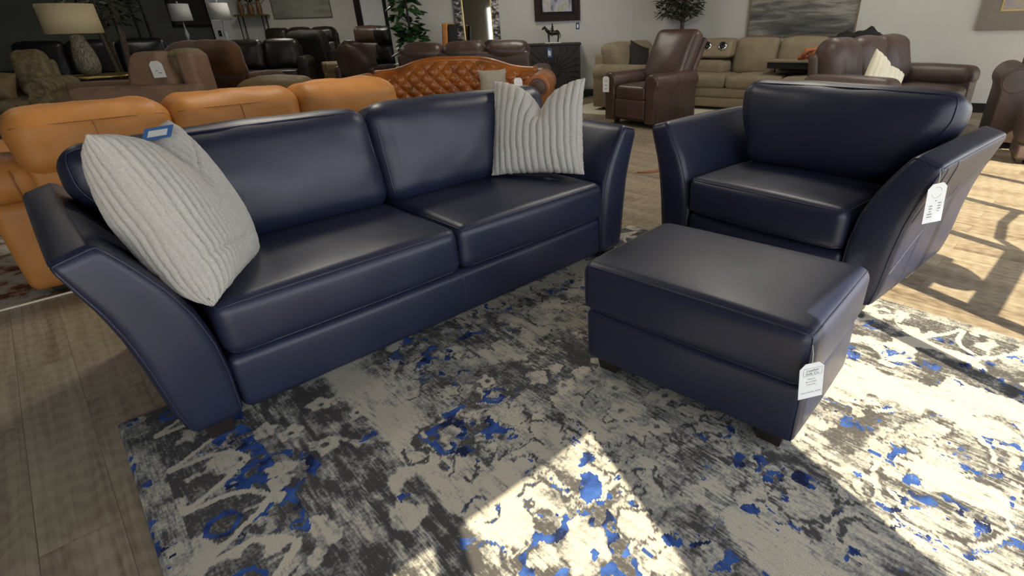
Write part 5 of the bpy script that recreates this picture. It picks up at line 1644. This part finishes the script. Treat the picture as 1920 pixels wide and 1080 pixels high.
# wall art and mirrors
def picture(name, label, cat, loc, yaw, w, h, frame_w, frame_m, art, depth=0.035, mat_w=0.0, mat_m=None, liner=None):
    """loc is the centre of the lower edge, back against the wall; front faces -y"""
    t = thing(name, label, cat, loc, yaw)
    f = Acc()
    for x0, x1, z0, z1 in ((-w / 2, w / 2, 0, frame_w), (-w / 2, w / 2, h - frame_w, h), (-w / 2, -w / 2 + frame_w, frame_w, h - frame_w), (w / 2 - frame_w, w / 2, frame_w, h - frame_w)):
        f.add(box(x0, x1, -depth, -0.002, z0, z1))
    f.build('frame', frame_m, t, smooth=False)
    iw, ih = w - 2 * frame_w, h - 2 * frame_w
    if mat_w:
        a = Acc()
        for x0, x1, z0, z1 in ((-iw / 2, iw / 2, frame_w, frame_w + mat_w), (-iw / 2, iw / 2, h - frame_w - mat_w, h - frame_w), (-iw / 2, -iw / 2 + mat_w, frame_w + mat_w, h - frame_w - mat_w), (iw / 2 - mat_w, iw / 2, frame_w + mat_w, h - frame_w - mat_w)):
            a.add(box(x0, x1, -0.018, -0.004, z0, z1))
        a.build('mat_board', mat_m, t, smooth=False)
        if liner:
            a = Acc(); k = 0.018; q = iw / 2 - mat_w; zl = frame_w + mat_w; zh = h - frame_w - mat_w
            for x0, x1, z0, z1 in ((-q, q, zl, zl + k), (-q, q, zh - k, zh), (-q, -q + k, zl + k, zh - k), (q - k, q, zl + k, zh - k)):
                a.add(box(x0, x1, -0.022, -0.004, z0, z1))
            a.build('gilt_liner', liner, t, smooth=False)
    o = Acc().add(box(-iw / 2 + mat_w * 0.98, iw / 2 - mat_w * 0.98, -0.012, -0.003, frame_w + mat_w * 0.98, h - frame_w - mat_w * 0.98)).build('canvas' if cat != 'mirror' else 'mirror_glass', art, t, smooth=False)
    return t

glass = newmat('mirror_silver')[0]
_b = glass.node_tree.nodes['Principled BSDF']; _b.inputs['Metallic'].default_value = 1; _b.inputs['Roughness'].default_value = 0.03; _b.inputs['Base Color'].default_value = (0.80, 0.84, 0.80, 1)

art_sea = abstract_mat('brushed_seascape', [(0.30, (0.035, 0.035, 0.038)), (0.42, (0.12, 0.115, 0.105)), (0.50, (0.30, 0.29, 0.25)), (0.58, (0.17, 0.165, 0.15)), (0.64, (0.62, 0.59, 0.50)), (0.72, (0.70, 0.68, 0.60))], 0.5, 3.6, 1.3, 1.15)
art_land = abstract_mat('pale_landscape', [(0.3, (0.12, 0.12, 0.10)), (0.45, (0.24, 0.24, 0.20)), (0.6, (0.30, 0.30, 0.25)), (0.75, (0.20, 0.20, 0.17))], 0.8, 3.0, 4.1, 1.5)
art_patch = abstract_mat('patchwork_watercolour', [(0.3, (0.10, 0.10, 0.12)), (0.45, (0.35, 0.30, 0.34)), (0.52, (0.42, 0.36, 0.26)), (0.62, (0.26, 0.24, 0.14)), (0.75, (0.45, 0.42, 0.44))], 2.0, 2.2, 2.2, 1.6)
art_fig = abstract_mat('violet_and_green_watercolour', [(0.32, (0.05, 0.05, 0.05)), (0.42, (0.30, 0.30, 0.36)), (0.5, (0.52, 0.48, 0.55)), (0.58, (0.36, 0.40, 0.22)), (0.7, (0.60, 0.58, 0.56))], 3.2, 2.0, 6.3, 1.7)

_p = wr_pt(2.86, 0.005, 0.95)
picture('painting', 'wide grey abstract seascape painting above the beige sectional', 'painting', _p, WRYAW, 1.56, 1.05, 0.022, M['oakframe'], art_sea)
_p = wr_pt(5.80, 0.005, 1.00)
picture('framed_print', 'taupe-matted print with a gilt liner at the right end of the wall', 'picture', _p, WRYAW, 1.50, 1.10, 0.02, M['matboard'], art_patch, 0.03, 0.19, M['matboard'], M['gold'])
picture('framed_print', 'dark mahogany framed watercolour above the carved console', 'picture', (-0.08, WB(-0.08) - 0.004, 1.266), 0.0, 0.80, 0.95, 0.10, M['mahogany'], art_fig, 0.05, 0.045, M['blackframe'])
picture('painting', 'wide pale landscape painting on the far wall over the black sofa', 'painting', (-7.38, 17.19, 1.566), 0.0, 1.66, 0.95, 0.02, M['oakframe'], art_land)
picture('mirror', 'tall black-framed mirror standing against the far wall', 'mirror', (-5.38, 17.18, 0.30), 0.0, 0.98, 2.1, 0.17, M['blackframe'], M['column'], 0.05)  # pane is matt pale paint standing in for the mirror's bright reflection

def ornate_mirror():
    x, w, z0, h, fw = -1.50, 0.78, 0.12, 1.95, 0.125
    t = thing('mirror', 'tall mirror in a hammered silver and bronze mosaic frame', 'mirror', (x, WB(x) - 0.03, z0), 0.0)
    t.rotation_euler = (R(-1.0), 0, 0)
    mt, nt, b = newmat('hammered_mosaic'); L = nt.links
    tc = N(nt, 'ShaderNodeTexCoord'); v = N(nt, 'ShaderNodeTexVoronoi'); v.inputs['Scale'].default_value = 18
    mp = N(nt, 'ShaderNodeMapping'); mp.inputs['Scale'].default_value = (1, 1, 1.7); L.new(tc.outputs['Object'], mp.inputs[0]); L.new(mp.outputs[0], v.inputs['Vector'])
    sp = N(nt, 'ShaderNodeSeparateColor'); L.new(v.outputs['Color'], sp.inputs[0])
    rp = ramp(nt, [(0.0, (0.03, 0.027, 0.025)), (0.42, (0.06, 0.055, 0.05)), (0.45, (0.22, 0.20, 0.18)), (0.75, (0.50, 0.48, 0.44))], 'CONSTANT')
    L.new(sp.outputs[0], rp.inputs[0]); L.new(rp.outputs[0], b.inputs['Base Color']); b.inputs['Roughness'].default_value = 0.35; b.inputs['Metallic'].default_value = 0.3
    f = Acc()
    for x0, x1, zz0, zz1 in ((-w / 2, w / 2, 0, fw), (-w / 2, w / 2, h - fw, h), (-w / 2, -w / 2 + fw, fw, h - fw), (w / 2 - fw, w / 2, fw, h - fw)):
        f.add(box(x0, x1, -0.05, -0.002, zz0, zz1))
    f.build('frame', mt, t, smooth=False)
    k = w / 2 - fw
    a = Acc()
    for x0, x1, zz0, zz1 in ((-k, -k + 0.02, fw, h - fw), (k - 0.02, k, fw, h - fw)): a.add(box(x0, x1, -0.04, -0.006, zz0, zz1))
    a.build('inner_rim', M['gold'], t, smooth=False)
    Acc().add(box(-k + 0.02, k - 0.02, -0.02, -0.006, fw, h - fw)).build('mirror_glass', glass, t, smooth=False)
ornate_mirror()

def tv():
    a = Vector((-9.75, 17.2)); b = Vector((-12.2, 9.0)); d = (b - a).normalized(); n = Vector((-d.y, d.x))
    yaw = math.atan2(-d.y, -d.x)
    p = a + d * 0.95 + n * 0.01
    t = thing('wall_screen', 'large black framed panel hanging on the charcoal wall', 'panel', (p.x, p.y, 1.42), yaw)
    Acc().add(box(-0.62, 0.62, -0.05, -0.002, 0, 1.2)).build('frame', M['blackframe'], t, smooth=False)
    Acc().add(box(-0.57, 0.57, -0.054, -0.051, 0.05, 1.15)).build('panel', M['espresso_soft'], t, smooth=False)
tv()
slab('trim_2', [(-9.78, 16.75), (-9.50, 16.75), (-9.50, 17.2), (-9.78, 17.2)], 0, CEIL, M['column'])
_t = thing('light_switch', 'small black switch plate on the white column', 'switch', (-9.62, 16.749, 1.24))
Acc().add(box(-0.04, 0.04, -0.012, -0.001, -0.07, 0.07)).build('plate', M['blackframe'], _t, smooth=False)
Acc().add(box(-0.012, 0.012, -0.02, -0.012, -0.02, 0.02)).build('toggle', M['greyink'], _t, smooth=False)

def gold_shelf():
    t = thing('console_table', 'slim gold console table with glass legs carrying brown vases', 'console table', (-8.72, 16.97, 0))
    Acc().add(box(-0.42, 0.42, -0.18, 0.18, 1.645, 1.685)).build('top', M['gold'], t, smooth=False)
    for x in (-0.33, 0.33):
        Acc().add(tube([(x, -0.12, 1.645), (x, -0.12, 0.002), (x, 0.12, 0.002), (x, 0.12, 1.645)], 0.016, 6)).build('leg', M['blackmetal'], t)
    Acc().add(box(-0.30, 0.30, -0.1, 0.1, 0.42, 0.44)).build('lower_shelf', M['gold'], t, smooth=False)
gold_shelf()
for i, (x, r, h) in enumerate(((-8.97, 0.075, 0.34), (-8.70, 0.09, 0.30), (-8.46, 0.07, 0.34))):
    t = thing('vase', ('tall', 'round-bellied', 'narrow')[i] + ' brown ceramic vase on the gold console, ' + ('leftmost', 'middle', 'rightmost')[i] + ' of three', 'vase', (x, 16.97, 1.686), 0, 'vases on the gold console')
    Acc().add(lathe([(r * 0.7, 0), (r, h * 0.3), (r * 0.95, h * 0.6), (r * 0.5, h * 0.9), (r * 0.6, h), (r * 0.5, h), (0.001, h * 0.5)], 18, cap=False)).build('body', M['terracotta'], t)
    rnd = random.Random(i); f = Acc()
    leaf_blades(f, [((0, 0, h * 0.95), (rnd.uniform(-1, 1), rnd.uniform(-.6, .6), rnd.uniform(0.5, 1.4))) for _ in range(9)], rnd, 0.26, 0.05, 0.5)
    f.build('foliage', M['darkleaf'], t)

def carved_console():
    t = thing('console_cabinet', 'dark wood cabinet with a carved sunburst front under the framed watercolour', 'cabinet', (-0.18, 10.38, 0))
    Acc().add(box(-0.48, 0.48, -0.17, 0.17, 0.04, 0.885)).build('body', M['carved'], t, smooth=False)
    Acc().add(RBox((1.0, 0.38, 0.035), (0, 0, 0.903), 0.008).mesh()).build('top', M['carved'], t)
    Acc().add(box(-0.50, 0.50, -0.185, 0.185, 0.001, 0.045)).build('plinth', M['carved'], t, smooth=False)
    for sx in (-1, 1):
        d = Acc()
        x0, x1 = (sx * 0.004, sx * 0.465) if sx > 0 else (-0.465, -0.004)
        d.add(box(x0, x1, -0.186, -0.172, 0.06, 0.87))
        o = d.build('door', M['carved'], t, smooth=False)
        r = Acc()
        for k in range(13):
            a = -math.pi / 2 + math.pi * (k + 0.5) / 13
            dx, dz = sx * math.cos(a), math.sin(a)
            ln = min(0.46 / max(abs(dx), 1e-3), 0.40 / max(abs(dz), 1e-3)) - 0.02
            r.add(tube([(dx * 0.10, -0.187, 0.465 + dz * 0.10), (dx * ln, -0.187, 0.465 + dz * ln)], [0.006, 0.013], 6))
        r.add(tube([(sx * 0.09 * math.cos(a), -0.188, 0.465 + 0.09 * math.sin(a)) for a in np.linspace(-math.pi / 2, math.pi / 2, 14)], 0.012, 6))
        r.build('sunburst_carving', M['carved'], o)
carved_console()
price_tag('small blue tag hanging on the front of the carved cabinet', (-0.235, 10.185, 0.85), 0, 0.075, 0.15, string=0.07, mt='bluecard', inset=0.7, ch=0.2)
price_tag('small dark blue tag on the wall under the corner of the framed watercolour', (0.275, WB(0.275) - 0.006, 1.235), 0, 0.062, 0.11, string=0.0, mt='navycard', inset=0.45, ch=0.2)

def horse():
    t = thing('horse_sculpture', 'dark bronze sculpture of a rider on a horse on a pale base', 'sculpture', (-0.17, 10.36, 0.9205))
    Acc().add(box(-0.14, 0.14, -0.05, 0.05, 0, 0.014)).build('plinth', M['paper'], t, smooth=False)
    h = Acc()
    h.add(tube([(-0.085, 0, 0.165), (-0.04, 0, 0.165), (0.03, 0, 0.160), (0.085, 0, 0.168), (0.115, 0, 0.155)], [0.028, 0.040, 0.036, 0.040, 0.018], 12))
    h.add(tube([(-0.075, 0, 0.175), (-0.115, 0, 0.215), (-0.135, 0, 0.250)], [0.034, 0.026, 0.020], 10))
    h.add(tube([(-0.125, 0, 0.258), (-0.155, 0, 0.240), (-0.185, 0, 0.215)], [0.020, 0.019, 0.010], 8))
    for x, y in ((-0.075, 0.022), (-0.065, -0.022), (0.085, 0.022), (0.095, -0.022)):
        kx = 0.010 if x > 0 else -0.004
        h.add(tube([(x, y, 0.155), (x + kx, y, 0.085), (x - kx * 0.4, y, 0.05), (x, y, 0.020), (x - 0.008, y, 0.015)], [0.020, 0.011, 0.009, 0.008, 0.011], 8))
    h.add(tube([(0.115, 0, 0.16), (0.135, 0, 0.12), (0.130, 0, 0.07)], [0.010, 0.008, 0.003], 6))
    for y in (-0.008, 0.008): h.add(tube([(-0.125, y, 0.268), (-0.120, y, 0.285)], [0.006, 0.001], 5))
    h.build('horse', M['bronze'], t)
    r = Acc()
    r.add(tube([(0.0, 0, 0.185), (-0.002, 0, 0.225), (-0.002, 0, 0.265), (-0.002, 0, 0.275)], [0.022, 0.018, 0.020, 0.008], 10))
    r.add(tube([(-0.002, 0, 0.275), (-0.003, 0, 0.292), (-0.003, 0, 0.312)], [0.010, 0.014, 0.004], 10))
    for s in (-1, 1):
        r.add(tube([(0.0, s * 0.018, 0.190), (-0.022, s * 0.042, 0.165), (-0.010, s * 0.044, 0.115), (-0.022, s * 0.044, 0.108)], [0.014, 0.012, 0.008, 0.007], 8))
        r.add(tube([(-0.002, s * 0.022, 0.262), (-0.014, s * 0.028, 0.235), (-0.038, s * 0.014, 0.215)], [0.009, 0.007, 0.005], 6))
    r.build('rider', M['bronze'], t)
horse()

# rust leather off-cut lying on the floor between the sofas
V, F = [], []
_pts = [(-0.13, 0.0), (-0.09, 0.022), (0.0, 0.034), (0.13, 0.04), (0.13, -0.01), (0.03, -0.026), (-0.08, -0.022)]
for x, y in _pts: V.append((x, y, 0.001))
for x, y in _pts: V.append((x, y, 0.006 + 0.02 * max(0, -x)))
n_ = len(_pts)
F = [tuple(range(n_ - 1, -1, -1)), tuple(range(n_, 2 * n_))] + [(i, (i + 1) % n_, n_ + (i + 1) % n_, n_ + i) for i in range(n_)]
o = link('leather_sample', mesh_from(V, F, False), M['leatherscrap']); o.location = (0.76, 4.77, 0); o.rotation_euler = (0, 0, R(5))
tagit(o, 'small rust leather scrap lying on the floor beyond the navy armchair', 'leather sample')
